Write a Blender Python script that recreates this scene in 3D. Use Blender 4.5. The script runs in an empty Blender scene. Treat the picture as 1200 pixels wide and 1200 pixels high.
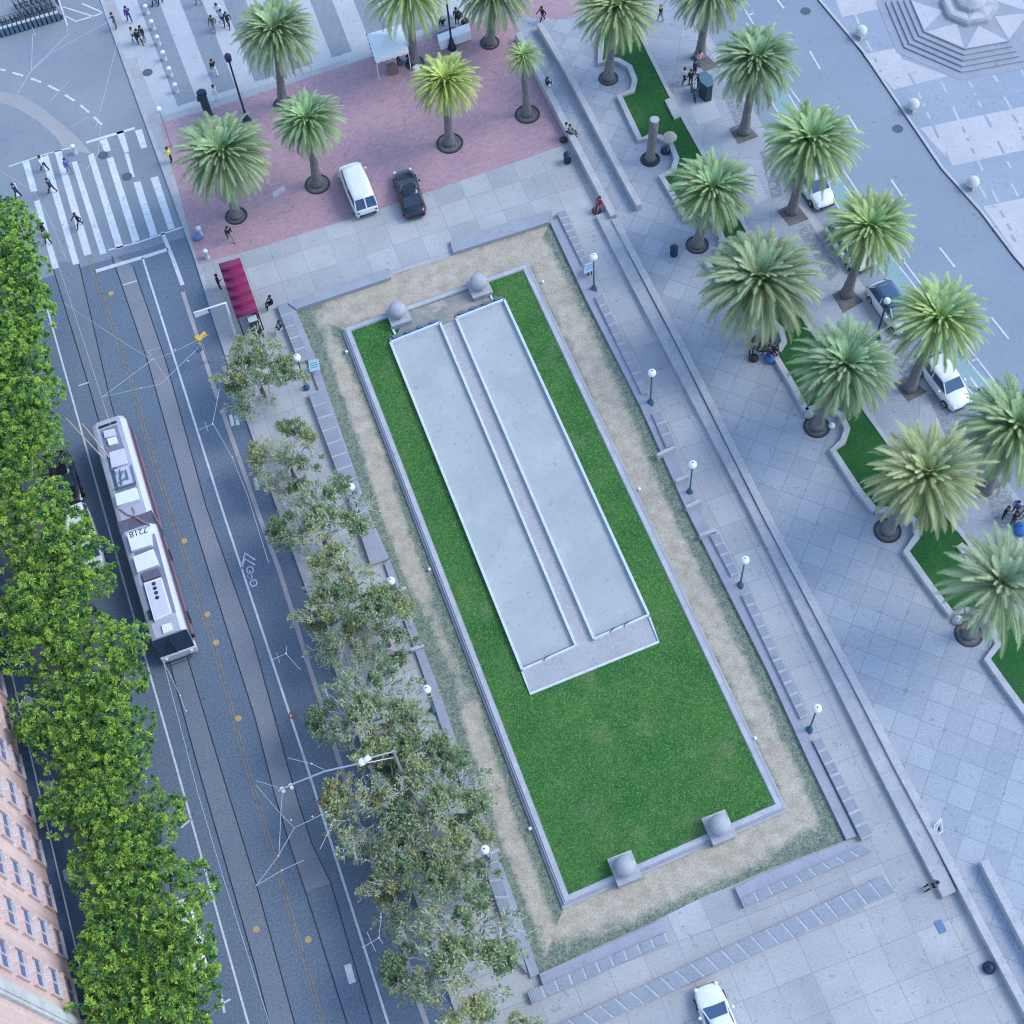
import bpy, bmesh, math, random
import numpy as np
from mathutils import Vector, Matrix, Quaternion
random.seed(7)
R_ = math.radians
scene = bpy.context.scene
COL = scene.collection

# ---------------------------------------------------------------- camera (a drone 91 m up)
F, CH = 1761.42, 91.01
def camrot():
    a, b, c = .47723126, .05207361, -.36061579
    return Matrix.Rotation(c, 3, 'Z') @ Matrix.Rotation(b, 3, 'Y') @ Matrix.Rotation(a, 3, 'X')
CR = camrot()
def g(x, y, z=0.0):
    """survey helper: where the sight line of a photo point meets the level z"""
    d = CR @ Vector((x - 600, 600 - y, -F))
    t = (z - CH) / d.z
    return (d.x * t, d.y * t)
cam = bpy.data.objects.new('camera', bpy.data.cameras.new('camera'))
COL.objects.link(cam)
cam.matrix_world = Matrix.Translation((0, 0, CH)) @ CR.to_4x4()
cam.data.sensor_width = 36; cam.data.lens = 36 * F / 1200; cam.data.clip_end = 5000
scene.camera = cam

# ---------------------------------------------------------------- materials
def newmat(name):
    m = bpy.data.materials.new(name); m.use_nodes = True
    return m, m.node_tree.nodes, m.node_tree.links, m.node_tree.nodes['Principled BSDF']
def mixc(N, L, fac, a, b, blend='MIX'):
    n = N.new('ShaderNodeMix'); n.data_type = 'RGBA'; n.blend_type = blend
    for s, v in ((n.inputs[0], fac), (n.inputs[6], a), (n.inputs[7], b)):
        if hasattr(v, 'links') or isinstance(v, bpy.types.NodeSocket): L.new(v, s)
        elif isinstance(v, tuple): s.default_value = (*v, 1) if len(v) == 3 else v
        else: s.default_value = v
    return n.outputs[2]
def noise(N, L, vec, scale, detail=4, rough=.6):
    n = N.new('ShaderNodeTexNoise'); n.inputs['Scale'].default_value = scale
    n.inputs['Detail'].default_value = detail; n.inputs['Roughness'].default_value = rough
    L.new(vec, n.inputs['Vector']); return n.outputs['Fac']
def ramp(N, L, v, lo, hi, a=0., b=1.):
    n = N.new('ShaderNodeMapRange'); n.inputs[1].default_value = lo; n.inputs[2].default_value = hi
    n.inputs[3].default_value = a; n.inputs[4].default_value = b; L.new(v, n.inputs[0]); return n.outputs[0]
def surf(name, c1, c2=None, big=.25, fine=9., amp=.25, rough=.85, tiles=None, bump=.15, stain_or_light=None, streak=False):
    """weathered mineral or painted surface: broad blotches, fine grain, optional paving joints"""
    m, N, L, B = newmat(name)
    c2 = c2 or tuple(min(1, v * .78) for v in c1)
    tc = N.new('ShaderNodeTexCoord'); vec = tc.outputs['Object']
    nb = ramp(N, L, noise(N, L, vec, big, 5, .65), .35, .65)
    col = mixc(N, L, nb, c1, c2)
    nf = noise(N, L, vec, fine, 3, .8)
    k = ramp(N, L, nf, .25, .75, 1 - amp, 1 + amp)
    cmb = N.new('ShaderNodeCombineColor')
    for i in range(3): L.new(k, cmb.inputs[i])
    col = mixc(N, L, 1.0, col, cmb.outputs[0], 'MULTIPLY')
    if tiles:
        sx, sy, rot, mortar, off = tiles
        mp = N.new('ShaderNodeMapping'); mp.inputs['Rotation'].default_value = (0, 0, rot); L.new(vec, mp.inputs[0])
        br = N.new('ShaderNodeTexBrick'); L.new(mp.outputs[0], br.inputs['Vector'])
        br.offset = off; br.inputs['Scale'].default_value = 1; br.inputs['Brick Width'].default_value = sx
        br.inputs['Row Height'].default_value = sy; br.inputs['Mortar Size'].default_value = mortar
        br.inputs['Mortar Smooth'].default_value = .4
        br.inputs['Color1'].default_value = (1.09, 1.08, 1.07, 1); br.inputs['Color2'].default_value = (.90, .91, .92, 1)
        br.inputs['Mortar'].default_value = (.74, .76, .78, 1)
        col = mixc(N, L, 1.0, col, br.outputs['Color'], 'MULTIPLY')
    if stain_or_light:
        sc, lo, hi, scol = stain_or_light
        ns = ramp(N, L, noise(N, L, vec, sc, 6, .7), lo, hi)
        col = mixc(N, L, ns, col, scol)
    sp = ramp(N, L, noise(N, L, vec, 2.2, 2, .5), .66, .71)
    col = mixc(N, L, sp, col, mixc(N, L, 1., col, (.80, .81, .84), 'MULTIPLY'))
    sp2 = ramp(N, L, noise(N, L, vec, 5.1, 2, .4), .72, .745)
    col = mixc(N, L, sp2, col, mixc(N, L, 1., col, (.60, .62, .66), 'MULTIPLY'))
    L.new(col, B.inputs['Base Color']); B.inputs['Roughness'].default_value = rough
    if bump:
        bp = N.new('ShaderNodeBump'); bp.inputs['Strength'].default_value = bump; bp.inputs['Distance'].default_value = .03
        L.new(nf, bp.inputs['Height']); L.new(bp.outputs[0], B.inputs['Normal'])
    return m
def plain(name, c, rough=.6, metal=0., emit=None, coat=0.):
    m, N, L, B = newmat(name)
    tc = N.new('ShaderNodeTexCoord')
    k = noise(N, L, tc.outputs['Object'], 6, 3)
    col = mixc(N, L, ramp(N, L, k, .3, .7), c, tuple(v * .86 for v in c))
    L.new(col, B.inputs['Base Color']); B.inputs['Roughness'].default_value = rough; B.inputs['Metallic'].default_value = metal
    B.inputs['Coat Weight'].default_value = coat
    return m
def leafmat(name, objcol=False, trans=.25, base=None, alt=None):
    m, N, L, B = newmat(name)
    at = N.new('ShaderNodeAttribute'); at.attribute_name = 'tone'
    if objcol:
        oi = N.new('ShaderNodeObjectInfo'); a = oi.outputs['Color']
        sep = N.new('ShaderNodeSeparateColor'); L.new(at.outputs['Color'], sep.inputs[0])
        bright = ramp(N, L, sep.outputs[0], 0, 1, .45, 1.7)
        cc = N.new('ShaderNodeCombineColor')
        for i in range(3): L.new(bright, cc.inputs[i])
        col = mixc(N, L, 1., a, cc.outputs[0], 'MULTIPLY')
        col = mixc(N, L, sep.outputs[1], col, (.50, .41, .18))      # dry tips
    else:
        sep = N.new('ShaderNodeSeparateColor'); L.new(at.outputs['Color'], sep.inputs[0])
        col = mixc(N, L, sep.outputs[0], base, alt)
        if name == 'plane_leaf': col = mixc(N, L, sep.outputs[1], col, (.55, .46, .16))
    L.new(col, B.inputs['Base Color']); B.inputs['Roughness'].default_value = .5
    B.inputs['Specular IOR Level'].default_value = .35
    tr = N.new('ShaderNodeBsdfTranslucent'); L.new(col, tr.inputs['Color'])
    ms = N.new('ShaderNodeMixShader'); ms.inputs[0].default_value = trans
    L.new(B.outputs[0], ms.inputs[1]); L.new(tr.outputs[0], ms.inputs[2])
    L.new(ms.outputs[0], N['Material Output'].inputs[0])
    return m

m_ground = surf('ground_mat', (.11, .11, .115))
m_asphalt = surf('street_asphalt', (.108, .150, .20), (.132, .174, .222), big=.12, fine=8, amp=.55, stain_or_light=(.5, .66, .8, (.09, .112, .142)))
m_asphalt_old = surf('old_asphalt', (.20, .23, .26), (.25, .275, .295), big=.1, fine=8, amp=.22, stain_or_light=(.18, .6, .78, (.29, .27, .25)))  # warm patches paint in sunlight reflected from windows onto the intersection
m_asphalt_road = surf('road_asphalt', (.215, .258, .30), (.25, .295, .335), big=.08, fine=8, amp=.2, stain_or_light=(.35, .68, .85, (.12, .13, .15)))
m_track1 = surf('track_bed', (.145, .178, .218), (.17, .20, .235), big=.2, fine=8, amp=.4)
m_track2 = surf('track_bed_worn', (.185, .205, .235), (.22, .235, .26), big=.3, fine=8, amp=.3)
m_rail = plain('rail_steel', (.035, .035, .04), .5, .3)
m_pave = surf('plaza_granite', (.34, .345, .345), (.42, .42, .415), big=.16, fine=9, amp=.22, tiles=(2.2, 2.2, .012, .03, 0), stain_or_light=(.35, .62, .85, (.27, .275, .29)))
m_prom = surf('promenade_paving', (.315, .345, .38), (.35, .38, .412), big=.13, fine=9, amp=.22, tiles=(1.5, 1.5, R_(45), .035, 0), stain_or_light=(.22, .62, .8, (.34, .34, .35)))
m_walk = surf('sidewalk_concrete', (.30, .325, .36), (.36, .38, .41), big=.2, fine=9, amp=.22, tiles=(2.9, 2.9, R_(30), .03, 0), stain_or_light=(.4, .62, .8, (.23, .235, .25)))
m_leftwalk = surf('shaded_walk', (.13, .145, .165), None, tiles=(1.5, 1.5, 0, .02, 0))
m_cobble = surf('cobbles', (.24, .26, .29), (.34, .355, .37), big=2.5, fine=5, amp=.35, tiles=(.22, .14, R_(30), .05, .5), bump=.3)
m_brick = surf('red_brick_paving', (.365, .232, .27), (.425, .27, .29), big=.18, fine=7, amp=.22, tiles=(.4, .2, 0, .012, .5), stain_or_light=(.16, .60, .82, (.38, .27, .25)))  # warmer patches put reflected sunlight into the brick colour
m_stripe_l = surf('pale_stripe_paving', (.38, .41, .43), (.45, .46, .47), big=.2, fine=7, amp=.14, stain_or_light=(.2, .6, .8, (.5, .46, .43)))  # pale warm patches are reflected sunlight, painted into the paving
m_stripe_d = surf('dark_stripe_paving', (.20, .23, .265), (.24, .265, .295), big=.2, fine=7, amp=.2, stain_or_light=(.2, .64, .8, (.30, .28, .26)))  # same painted reflected sunlight, dimmer on the dark stripes
m_farlight = surf('pale_square_paving', (.43, .42, .43), (.50, .48, .48), big=.3, fine=6, amp=.1)
m_fardark = surf('grey_square_paving', (.26, .305, .355), (.30, .34, .385), big=.2, fine=6, amp=.14)
m_stone = surf('light_granite', (.33, .34, .36), (.42, .42, .43), big=.9, fine=9, amp=.15)
m_stone2 = surf('grey_granite', (.27, .295, .33), (.32, .34, .37), big=.8, fine=9, amp=.16)
m_band = surf('purple_grey_granite', (.27, .285, .33), (.33, .335, .37), big=.6, fine=9, amp=.13)
m_slab = surf('bench_slab', (.235, .26, .30), (.28, .30, .335), big=.8, fine=9, amp=.18)
m_wallcap = surf('pale_wall_cap', (.36, .365, .38), (.46, .455, .46), big=1.1, fine=8, amp=.15, stain_or_light=(1.6, .62, .85, (.28, .28, .31)))
m_white = surf('white_road_paint', (.62, .63, .64), (.5, .52, .54), big=1.5, fine=7, amp=.15, stain_or_light=(3.2, .58, .72, (.24, .25, .27)))
m_wornwhite = surf('worn_white_paint', (.52, .55, .58), (.64, .66, .68), big=1.2, fine=6, amp=.2, stain_or_light=(2.0, .58, .74, (.2, .22, .25)))
m_pinkline = surf('pinkish_gutter', (.40, .355, .36), (.33, .31, .33), big=.8, fine=7, amp=.2)
m_yellow = surf('worn_yellow_paint', (.30, .24, .13), (.22, .2, .15), big=1.5, fine=5, amp=.3, stain_or_light=(2., .5, .65, (.1, .1, .11)))
m_disc = plain('ochre_disc', (.50, .33, .14), .7)
m_green = surf('green_bike_lane', (.22, .34, .35), (.26, .37, .37), big=.3, fine=7, amp=.15)
m_court = surf('court_surface', (.34, .37, .365), (.395, .42, .41), big=.22, fine=10, amp=.13, bump=.2, stain_or_light=(.3, .52, .8, (.47, .48, .455)))
m_courtstrip = surf('gravel_strip', (.40, .395, .395), (.35, .355, .36), big=.5, fine=10, amp=.25)
m_landing = surf('bare_earth', (.31, .27, .225), (.19, .22, .2), big=.55, fine=9, amp=.3, stain_or_light=(.7, .5, .62, (.40, .34, .28)))
m_board = surf('white_board', (.62, .65, .68), (.52, .56, .6), big=1.5, fine=8, amp=.12)
m_blueboard = plain('blue_grey_board', (.12, .17, .24), .6)
m_soil = surf('pit_soil', (.10, .095, .10), (.17, .155, .15), big=1.5, fine=7, amp=.45)
m_tealpost = plain('teal_post', (.045, .13, .20), .45, .1)
m_globe = plain('opal_globe', (.86, .88, .88), .25)
m_navy = plain('navy_iron', (.018, .03, .075), .45, .2)
m_dkgreen = plain('dark_green_metal', (.02, .045, .06), .5)
m_black = plain('black_rubber', (.014, .014, .016), .6)
m_dark = plain('dark_grey', (.03, .034, .045), .5)
m_steel = plain('galvanised_steel', (.42, .45, .48), .4, .4)
m_wire = plain('wire_grey', (.42, .46, .5), .5)
m_glass = plain('tinted_glass', (.03, .05, .075), .08)
m_glass2 = plain('blue_glass', (.06, .11, .19), .1)
m_whitepaint = plain('white_car_paint', (.78, .80, .80), .25, coat=.4)
m_blackpaint = plain('black_car_paint', (.010, .013, .024), .25, coat=.5)
m_roofwhite = plain('white_gloss', (.75, .78, .8), .4)
m_busroof = plain('bus_roof_grey', (.42, .43, .50), .5)
m_busside = plain('bus_side_silver', (.60, .60, .66), .35)
m_busred = plain('bus_red', (.45, .16, .20), .4)
m_bellows = surf('bellows_fabric', (.14, .125, .17), None, big=2, fine=10, amp=.3)
m_teal2 = plain('teal_pipe', (.09, .18, .24), .5)
m_pinkpipe = plain('pinkish_pipe', (.40, .25, .27), .5)
m_polegold = plain('trolley_pole_mat', (.50, .38, .24), .5)
m_lamp = plain('headlamp_glass', (.7, .75, .78), .15)
m_redlamp = plain('red_lamp', (.3, .02, .02), .3)
m_magenta = plain('magenta_shelter_roof', (.23, .02, .085), .6)
m_tent = plain('white_canvas', (.80, .83, .84), .8)
m_awn = plain('striped_dark', (.08, .1, .13), .8)
m_pinkwall = surf('pink_brick_facade', (.58, .41, .37), (.66, .48, .43), big=.25, fine=6, amp=.1, tiles=(.5, .18, 0, .012, .5))
m_blueledge = surf('dark_blue_ledge', (.045, .075, .14), (.06, .1, .17), big=.7, fine=5, amp=.35)
m_cream = surf('cream_trim', (.55, .55, .54), None, big=.8)
m_blind = plain('window_blind', (.46, .50, .52), .8)
m_shade = plain('window_frame_purple', (.14, .13, .24), .6)
m_yellowfab = plain('bright_yellow', (.80, .74, .02), .6)
m_sig = plain('signal_yellow', (.62, .42, .05), .5)
m_trunk = surf('palm_bark', (.13, .125, .135), (.20, .185, .18), big=3, fine=9, amp=.5, bump=.8)
m_boss = surf('palm_boss', (.16, .13, .085), (.11, .10, .06), big=3, fine=9, amp=.5, bump=.8)
m_frond = leafmat('palm_frond', True, .18)
m_ficus = leafmat('ficus_leaf', False, .3, (.032, .16, .075), (.56, .80, .13))
m_plane = leafmat('plane_leaf', False, .3, (.15, .27, .14), (.46, .54, .30))
m_twig = surf('pale_twig', (.66, .66, .63), (.50, .51, .49), big=2, fine=6, amp=.3)
m_bark = surf('grey_bark', (.14, .125, .11), None, big=2, fine=6, amp=.3)
m_skin = plain('skin', (.45, .28, .2), .6)
m_hair = plain('hair_dark', (.03, .022, .018), .7)

# lawn: mown turf with clumps
def turf(name, a, b, c, worn):
    m, N, L, B = newmat(name)
    tc = N.new('ShaderNodeTexCoord'); v = tc.outputs['Object']
    n1 = ramp(N, L, noise(N, L, v, .35, 5, .65), .35, .68)
    n2 = ramp(N, L, noise(N, L, v, 5.5, 4, .75), .36, .64)
    n3 = ramp(N, L, noise(N, L, v, 13, 2, .7), .52, .72)
    col = mixc(N, L, n1, a, b); col = mixc(N, L, n2, mixc(N, L, .6, col, (.010, .05, .014)), col)
    col = mixc(N, L, n3, col, c)
    col = mixc(N, L, ramp(N, L, noise(N, L, v, .22, 5, .65), .56, .80, 0, .7), col, worn)
    L.new(col, B.inputs['Base Color']); B.inputs['Roughness'].default_value = .9
    B.inputs['Specular IOR Level'].default_value = .1
    bp = N.new('ShaderNodeBump'); bp.inputs['Strength'].default_value = .5; bp.inputs['Distance'].default_value = .05
    L.new(noise(N, L, v, 8, 4, .8), bp.inputs['Height']); L.new(bp.outputs[0], B.inputs['Normal'])
    return m
m_lawn = turf('mown_lawn', (.032, .138, .028), (.078, .195, .042), (.18, .32, .12), (.20, .22, .11))
m_bed = turf('bed_grass', (.018, .10, .026), (.035, .13, .034), (.09, .21, .08), (.10, .17, .06))
# worn grass around the lawn
def worngrass():
    m, N, L, B = newmat('worn_grass')
    tc = N.new('ShaderNodeTexCoord'); v = tc.outputs['Object']
    at = N.new('ShaderNodeAttribute'); at.attribute_name = 'wear'
    sep = N.new('ShaderNodeSeparateColor'); L.new(at.outputs['Color'], sep.inputs[0])
    ad = N.new('ShaderNodeMath'); ad.operation = 'ADD'; L.new(sep.outputs[0], ad.inputs[0])
    L.new(ramp(N, L, noise(N, L, v, .8, 7, .75), .2, .8, -.46, .46), ad.inputs[1])
    w = ramp(N, L, ad.outputs[0], .28, .70)
    g1 = mixc(N, L, ramp(N, L, noise(N, L, v, 4.5, 5, .85), .40, .60), (.085, .135, .10), (.24, .255, .185))
    s1 = mixc(N, L, ramp(N, L, noise(N, L, v, 1.1, 5, .7), .36, .64), (.36, .305, .225), (.47, .415, .32))
    col = mixc(N, L, w, g1, s1)
    k = ramp(N, L, noise(N, L, v, 9, 3, .85), .3, .7, .68, 1.32)
    cc = N.new('ShaderNodeCombineColor')
    for i in range(3): L.new(k, cc.inputs[i])
    col = mixc(N, L, 1., col, cc.outputs[0], 'MULTIPLY')
    L.new(col, B.inputs['Base Color']); B.inputs['Roughness'].default_value = .95
    bp = N.new('ShaderNodeBump'); bp.inputs['Strength'].default_value = .35; bp.inputs['Distance'].default_value = .04
    L.new(noise(N, L, v, 7, 4, .8), bp.inputs['Height']); L.new(bp.outputs[0], B.inputs['Normal'])
    return m
m_worn = worngrass()

# ---------------------------------------------------------------- mesh helpers
class MB:
    def __init__(s): s.v = []; s.f = []; s.m = []
    def add(s, vs, fs, mi=0):
        o = len(s.v); s.v += [tuple(p) for p in vs]
        for f in fs: s.f.append(tuple(i + o for i in f)); s.m.append(mi)
    def prism(s, pts, z0, z1, mi=0, bottom=False):
        a = sum(pts[i][0] * pts[(i + 1) % len(pts)][1] - pts[(i + 1) % len(pts)][0] * pts[i][1] for i in range(len(pts)))
        if a < 0: pts = pts[::-1]
        n = len(pts)
        vs = [(p[0], p[1], z1) for p in pts] + [(p[0], p[1], z0) for p in pts]
        fs = [tuple(range(n))] + [(i, i + n, (i + 1) % n + n, (i + 1) % n) for i in range(n)]
        if bottom: fs.append(tuple(range(2 * n - 1, n - 1, -1)))
        s.add(vs, fs, mi)
    def box(s, c, d, rz=0, mi=0):
        ca, sa = math.cos(rz), math.sin(rz)
        pts = [(c[0] + x * ca - y * sa, c[1] + x * sa + y * ca) for x, y in ((-d[0]/2, -d[1]/2), (d[0]/2, -d[1]/2), (d[0]/2, d[1]/2), (-d[0]/2, d[1]/2))]
        s.prism(pts, c[2] - d[2] / 2, c[2] + d[2] / 2, mi, True)
    def tube(s, path, rad, n=8, mi=0, cap=True):
        path = [Vector(p) for p in path]
        if not hasattr(rad, '__len__'): rad = [rad] * len(path)
        vs = []; fs = []
        for i, p in enumerate(path):
            d = (path[min(i + 1, len(path) - 1)] - path[max(i - 1, 0)]).normalized()
            u = d.orthogonal().normalized() if abs(d.z) > .99 or True else None
            if abs(d.z) < .95: u = d.cross(Vector((0, 0, 1))).normalized()
            else: u = (Vector((1, 0, 0)) - d * d.x).normalized()
            w = d.cross(u)
            for k in range(n):
                a = 2 * math.pi * k / n
                vs.append(p + (u * math.cos(a) + w * math.sin(a)) * rad[i])
        for i in range(len(path) - 1):
            for k in range(n):
                a, b = i * n + k, i * n + (k + 1) % n
                fs.append((a, b, b + n, a + n))
        if cap:
            fs.append(tuple(range(n - 1, -1, -1))); fs.append(tuple(range((len(path) - 1) * n, len(path) * n)))
        s.add(vs, fs, mi)
    def ball(s, c, r, seg=16, ring=10, mi=0, sz=1.):
        prof = [(r * math.sin(math.pi * i / ring), -r * sz * math.cos(math.pi * i / ring)) for i in range(ring + 1)]
        s.lathe(c, prof, seg, mi)
    def lathe(s, c, prof, seg=16, mi=0):
        vs = []; fs = []
        for r, z in prof:
            for k in range(seg):
                a = 2 * math.pi * k / seg
                vs.append((c[0] + max(r, 1e-4) * math.cos(a), c[1] + max(r, 1e-4) * math.sin(a), c[2] + z))
        for i in range(len(prof) - 1):
            for k in range(seg):
                a, b = i * seg + k, i * seg + (k + 1) % seg
                fs.append((a, b, b + seg, a + seg))
        s.add(vs, fs, mi)
    def mesh(s, name, mats, smooth=False):
        me = bpy.data.meshes.new(name); me.from_pydata(s.v, [], s.f)
        for m in (mats if isinstance(mats, (list, tuple)) else [mats]): me.materials.append(m)
        me.polygons.foreach_set('material_index', s.m)
        if smooth: me.polygons.foreach_set('use_smooth', [True] * len(s.f))
        me.update(); return me
def obj(name, me, parent=None, loc=(0, 0, 0), bevel=0, shadesm=False):
    if isinstance(me, tuple): me = me[0].mesh(name, me[1], shadesm)
    o = bpy.data.objects.new(name, me); COL.objects.link(o); o.location = loc
    if parent: o.parent = parent
    if bevel:
        b = o.modifiers.new('bevel', 'BEVEL'); b.width = bevel; b.segments = 2; b.limit_method = 'ANGLE'
    return o
def tag(o, label, cat, group=None):
    if len(label.split()) > 16: print('LONG', len(label.split()), label)
    o['label'] = label; o['category'] = cat
    if group: o['group'] = group
    return o
def thing(name, label, cat, loc=(0, 0, 0), rz=0, group=None):
    o = bpy.data.objects.new(name, None); COL.objects.link(o); o.location = loc; o.rotation_euler = (0, 0, rz)
    return tag(o, label, cat, group)
def kids(o): return [c for c in bpy.data.objects if c.parent == o]
TREE = {}
def dup(root, loc, rz=0, label=None, group=None, scale=None):
    r = root.copy(); COL.objects.link(r); r.location = loc; r.rotation_euler = (0, 0, rz)
    if label: r['label'] = label
    if group: r['group'] = group
    if scale: r.scale = scale
    for ch in root.children:
        c = ch.copy(); COL.objects.link(c); c.parent = r
        for gc in ch.children:
            d = gc.copy(); COL.objects.link(d); d.parent = c
    return r
def struct(name, mb, mats):
    o = obj(name, (mb, mats)); o['kind'] = 'structure'; return o
def pp(px, z): return [g(x, y, z) for x, y in px]
def sheet(name, polys, z, mat, zb=None):
    mb = MB()
    for p in polys: mb.prism(pp(p, z), (z - .003) if zb is None else zb, z)
    return struct(name, mb, mat)
def offset(line, w):
    """polyline (world) -> strip polygon, w to the left"""
    out = []
    for i, p in enumerate(line):
        a = Vector(line[max(i - 1, 0)]); b = Vector(line[min(i + 1, len(line) - 1)])
        d = (b - a).normalized(); out.append((p[0] - d.y * w, p[1] + d.x * w))
    return out
def strip(mb, line, w, z0, z1, mi=0, two=True):
    l = offset(line, w / 2) if two else line; r = offset(line, -w / 2) if two else offset(line, -w)
    for i in range(len(line) - 1):
        mb.add([(*l[i], z1), (*l[i+1], z1), (*r[i+1], z1), (*r[i], z1), (*l[i], z0), (*l[i+1], z0), (*r[i+1], z0), (*r[i], z0)],
               [(0, 3, 2, 1), (0, 1, 5, 4), (2, 3, 7, 6)] + ([(0, 4, 7, 3)] if i == 0 else []) + ([(1, 2, 6, 5)] if i == len(line) - 2 else []), mi)
def lerp(a, b, t): return (a[0] + (b[0] - a[0]) * t, a[1] + (b[1] - a[1]) * t)
ZP = .12

# ---------------------------------------------------------------- ground and roads
mb = MB(); mb.add([(-1500, -1500, -.06), (1500, -1500, -.06), (1500, 1500, -.06), (-1500, 1500, -.06)], [(0, 1, 2, 3)])
struct('ground', mb, m_ground)
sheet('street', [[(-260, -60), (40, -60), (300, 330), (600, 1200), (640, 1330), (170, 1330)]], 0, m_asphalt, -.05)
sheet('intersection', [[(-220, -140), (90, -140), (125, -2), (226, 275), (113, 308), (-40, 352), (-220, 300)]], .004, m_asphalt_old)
sheet('road', [[(700, -160), (800, -12), (900, 165), (940, 235), (1005, 330), (1130, 505), (1300, 722), (1420, 860), (1420, 560), (1190, 300), (1105, 197), (1047, 112), (961, 0), (880, -160)]], 0, m_asphalt_road, -.05)
# track beds and rails
def bed(name, l, r, mat, z=.008):
    return sheet(name, [l + r[::-1]], z, mat)
s1l = [(60, 307), (105, 455), (124, 522), (197, 770), (232, 899), (300, 1136), (316, 1200), (340, 1290)]
s1r = [(92, 307), (130, 472), (152, 545), (217, 762), (260, 905), (300, 1035), (345, 1198), (371, 1290)]
s2l = [(131, 300), (172, 420), (222, 597), (262, 725), (299, 842), (320, 925), (338, 985), (358, 1045)]
s2r = [(156, 312), (195, 425), (242, 595), (297, 750), (337, 897), (352, 947), (366, 990), (388, 1035)]
bed('track_bed', s1l, s1r, m_track1); bed('track_bed', s2l, s2r, m_track2)
mb = MB()
for l in (s1l, s1r, s2l + [(407, 1200), (433, 1290)], s2r + [(436, 1200), (462, 1290)]):
    strip(mb, pp(l, .014), .07, .009, .014)
struct('street_rails', mb, m_rail)
m_curve = surf('curved_track_bed', (.30, .30, .30), (.36, .345, .33), big=.3, fine=8, amp=.2)
sheet('curved_track', [[(-60, 104), (0, 107), (25, 112), (50, 127), (75, 147), (92, 162), (107, 180), (131, 300), (156, 312), (110, 205), (75, 175), (65, 160), (45, 142), (20, 127), (0, 120), (-60, 118)][:7] + [(75, 175), (65, 160), (45, 142), (20, 127), (0, 120), (-60, 118)]], .008, m_curve)
# left sidewalk by the building
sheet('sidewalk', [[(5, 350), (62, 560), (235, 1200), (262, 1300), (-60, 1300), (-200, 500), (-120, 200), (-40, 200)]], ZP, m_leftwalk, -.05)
# street paint
mb = MB()
def pl(mb, pts, w, z=.018): strip(mb, pp(pts, z), w, z - .005, z)
pl(mb, [(40, 310), (52, 350), (122, 600), (207, 900), (291, 1200), (316, 1290)], .13)
pl(mb, [(167, 302), (261, 599), (360, 899), (455, 1200), (484, 1290)], .15)
pl(mb, [(57, 449), (72, 444)], .12); pl(mb, [(212, 970), (224, 960)], .12)
pl(mb, [(259, 1165), (263, 1187)], .15); pl(mb, [(260, 1176), (270, 1171)], .12)
pl(mb, [(112, 318), (131, 312), (172, 300), (197, 292)], .32)
pl(mb, [(190, 272), (201, 299), (214, 334)], .3)
pl(mb, [(407, 1130), (413, 1152)], .42)
pl(mb, [(144, 334), (160, 329)], .1); pl(mb, [(92, 452), (104, 448)], .1)
# bicycle symbol with chevrons
pl(mb, [(284, 661), (287, 648), (299, 656)], .12); pl(mb, [(283, 667), (287, 655), (299, 662)], .1)
for cx, cy in ((293, 668), (297, 683)):
    pl(mb, [(cx + 4 * math.cos(a * .7), cy + 4 * math.sin(a * .7)) for a in range(10)], .09)
pl(mb, [(293, 668), (290, 675), (297, 683), (293, 668)], .08)
struct('lane_lines', mb, m_white)
mb = MB()
for q in ([(105,760),(135,750),(175,895),(145,900)], [(160,945),(185,935),(275,1255),(248,1262)], [(195,740),(225,725),(372,1235),(343,1242)],
          [(255,710),(285,700),(430,1190),(395,1200)], [(335,760),(360,755),(500,1185),(470,1195)], [(412,730),(437,715),(580,1160),(545,1170)],
          [(500,745),(530,735),(655,1125),(622,1140)], [(468,660),(500,648),(520,705),(490,715)], [(545,620),(578,610),(605,710),(584,718)],
          [(583,722),(602,716),(632,828),(616,832)], [(625,855),(658,850),(738,1100),(705,1110)], [(632,612),(665,605),(690,690),(662,697)],
          [(705,835),(740,825),(820,1070),(790,1078)], [(55,862),(72,857),(92,918),(75,922)]):
    mb.prism(pp([(x / 4, y / 4) for x, y in q], .018), .013, .018)
pl(mb, [(101, 167), (158, 150)], .25); pl(mb, [(127, 293), (162, 284), (217, 265)], .14); pl(mb, [(10, 195), (55, 180), (88, 172)], .1)
cr = struct('crosswalk', mb, m_wornwhite)
mb = MB()
for a, b in (((0,650),(50,660)), ((115,680),(215,710)), ((290,735),(385,770)), ((450,800),(550,850)), ((610,890),(700,945)), ((755,985),(835,1055)), ((880,1095),(955,1170))):
    pl(mb, [(a[0]/8, a[1]/8), (b[0]/8, b[1]/8)], .2)
for l in ([(69,0),(79,30)], [(74,8),(109,19)], [(75,18),(89,25),(109,19),(121,15)], [(96,4),(121,15)], [(62,-22),(69,0)]): pl(mb, l, .14)
struct('turning_lines', mb, m_white)
mb = MB()
y0 = [(102, 300), (127, 375), (150, 440), (172, 522), (197, 597), (250, 762), (287, 897), (330, 1042), (377, 1200), (402, 1290)]
pl(mb, y0, .07); pl(mb, [(x + 3.6, y - 1) for x, y in y0], .07)
struct('centre_line', mb, m_yellow)
mb = MB()
for l in ([(214, 342), (232, 397), (255, 467)], [(260, 480), (281, 540), (302, 600), (326, 665), (345, 725)], [(345, 725), (358, 768), (371, 808), (385, 853), (400, 900), (421, 967), (428, 982), (454, 1064), (465, 1087), (478, 1130), (490, 1172), (500, 1200), (528, 1290)]):
    strip(mb, pp(l, .022), .3, -.01, .022)
struct('gutter_line', mb, m_pinkline)
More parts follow.
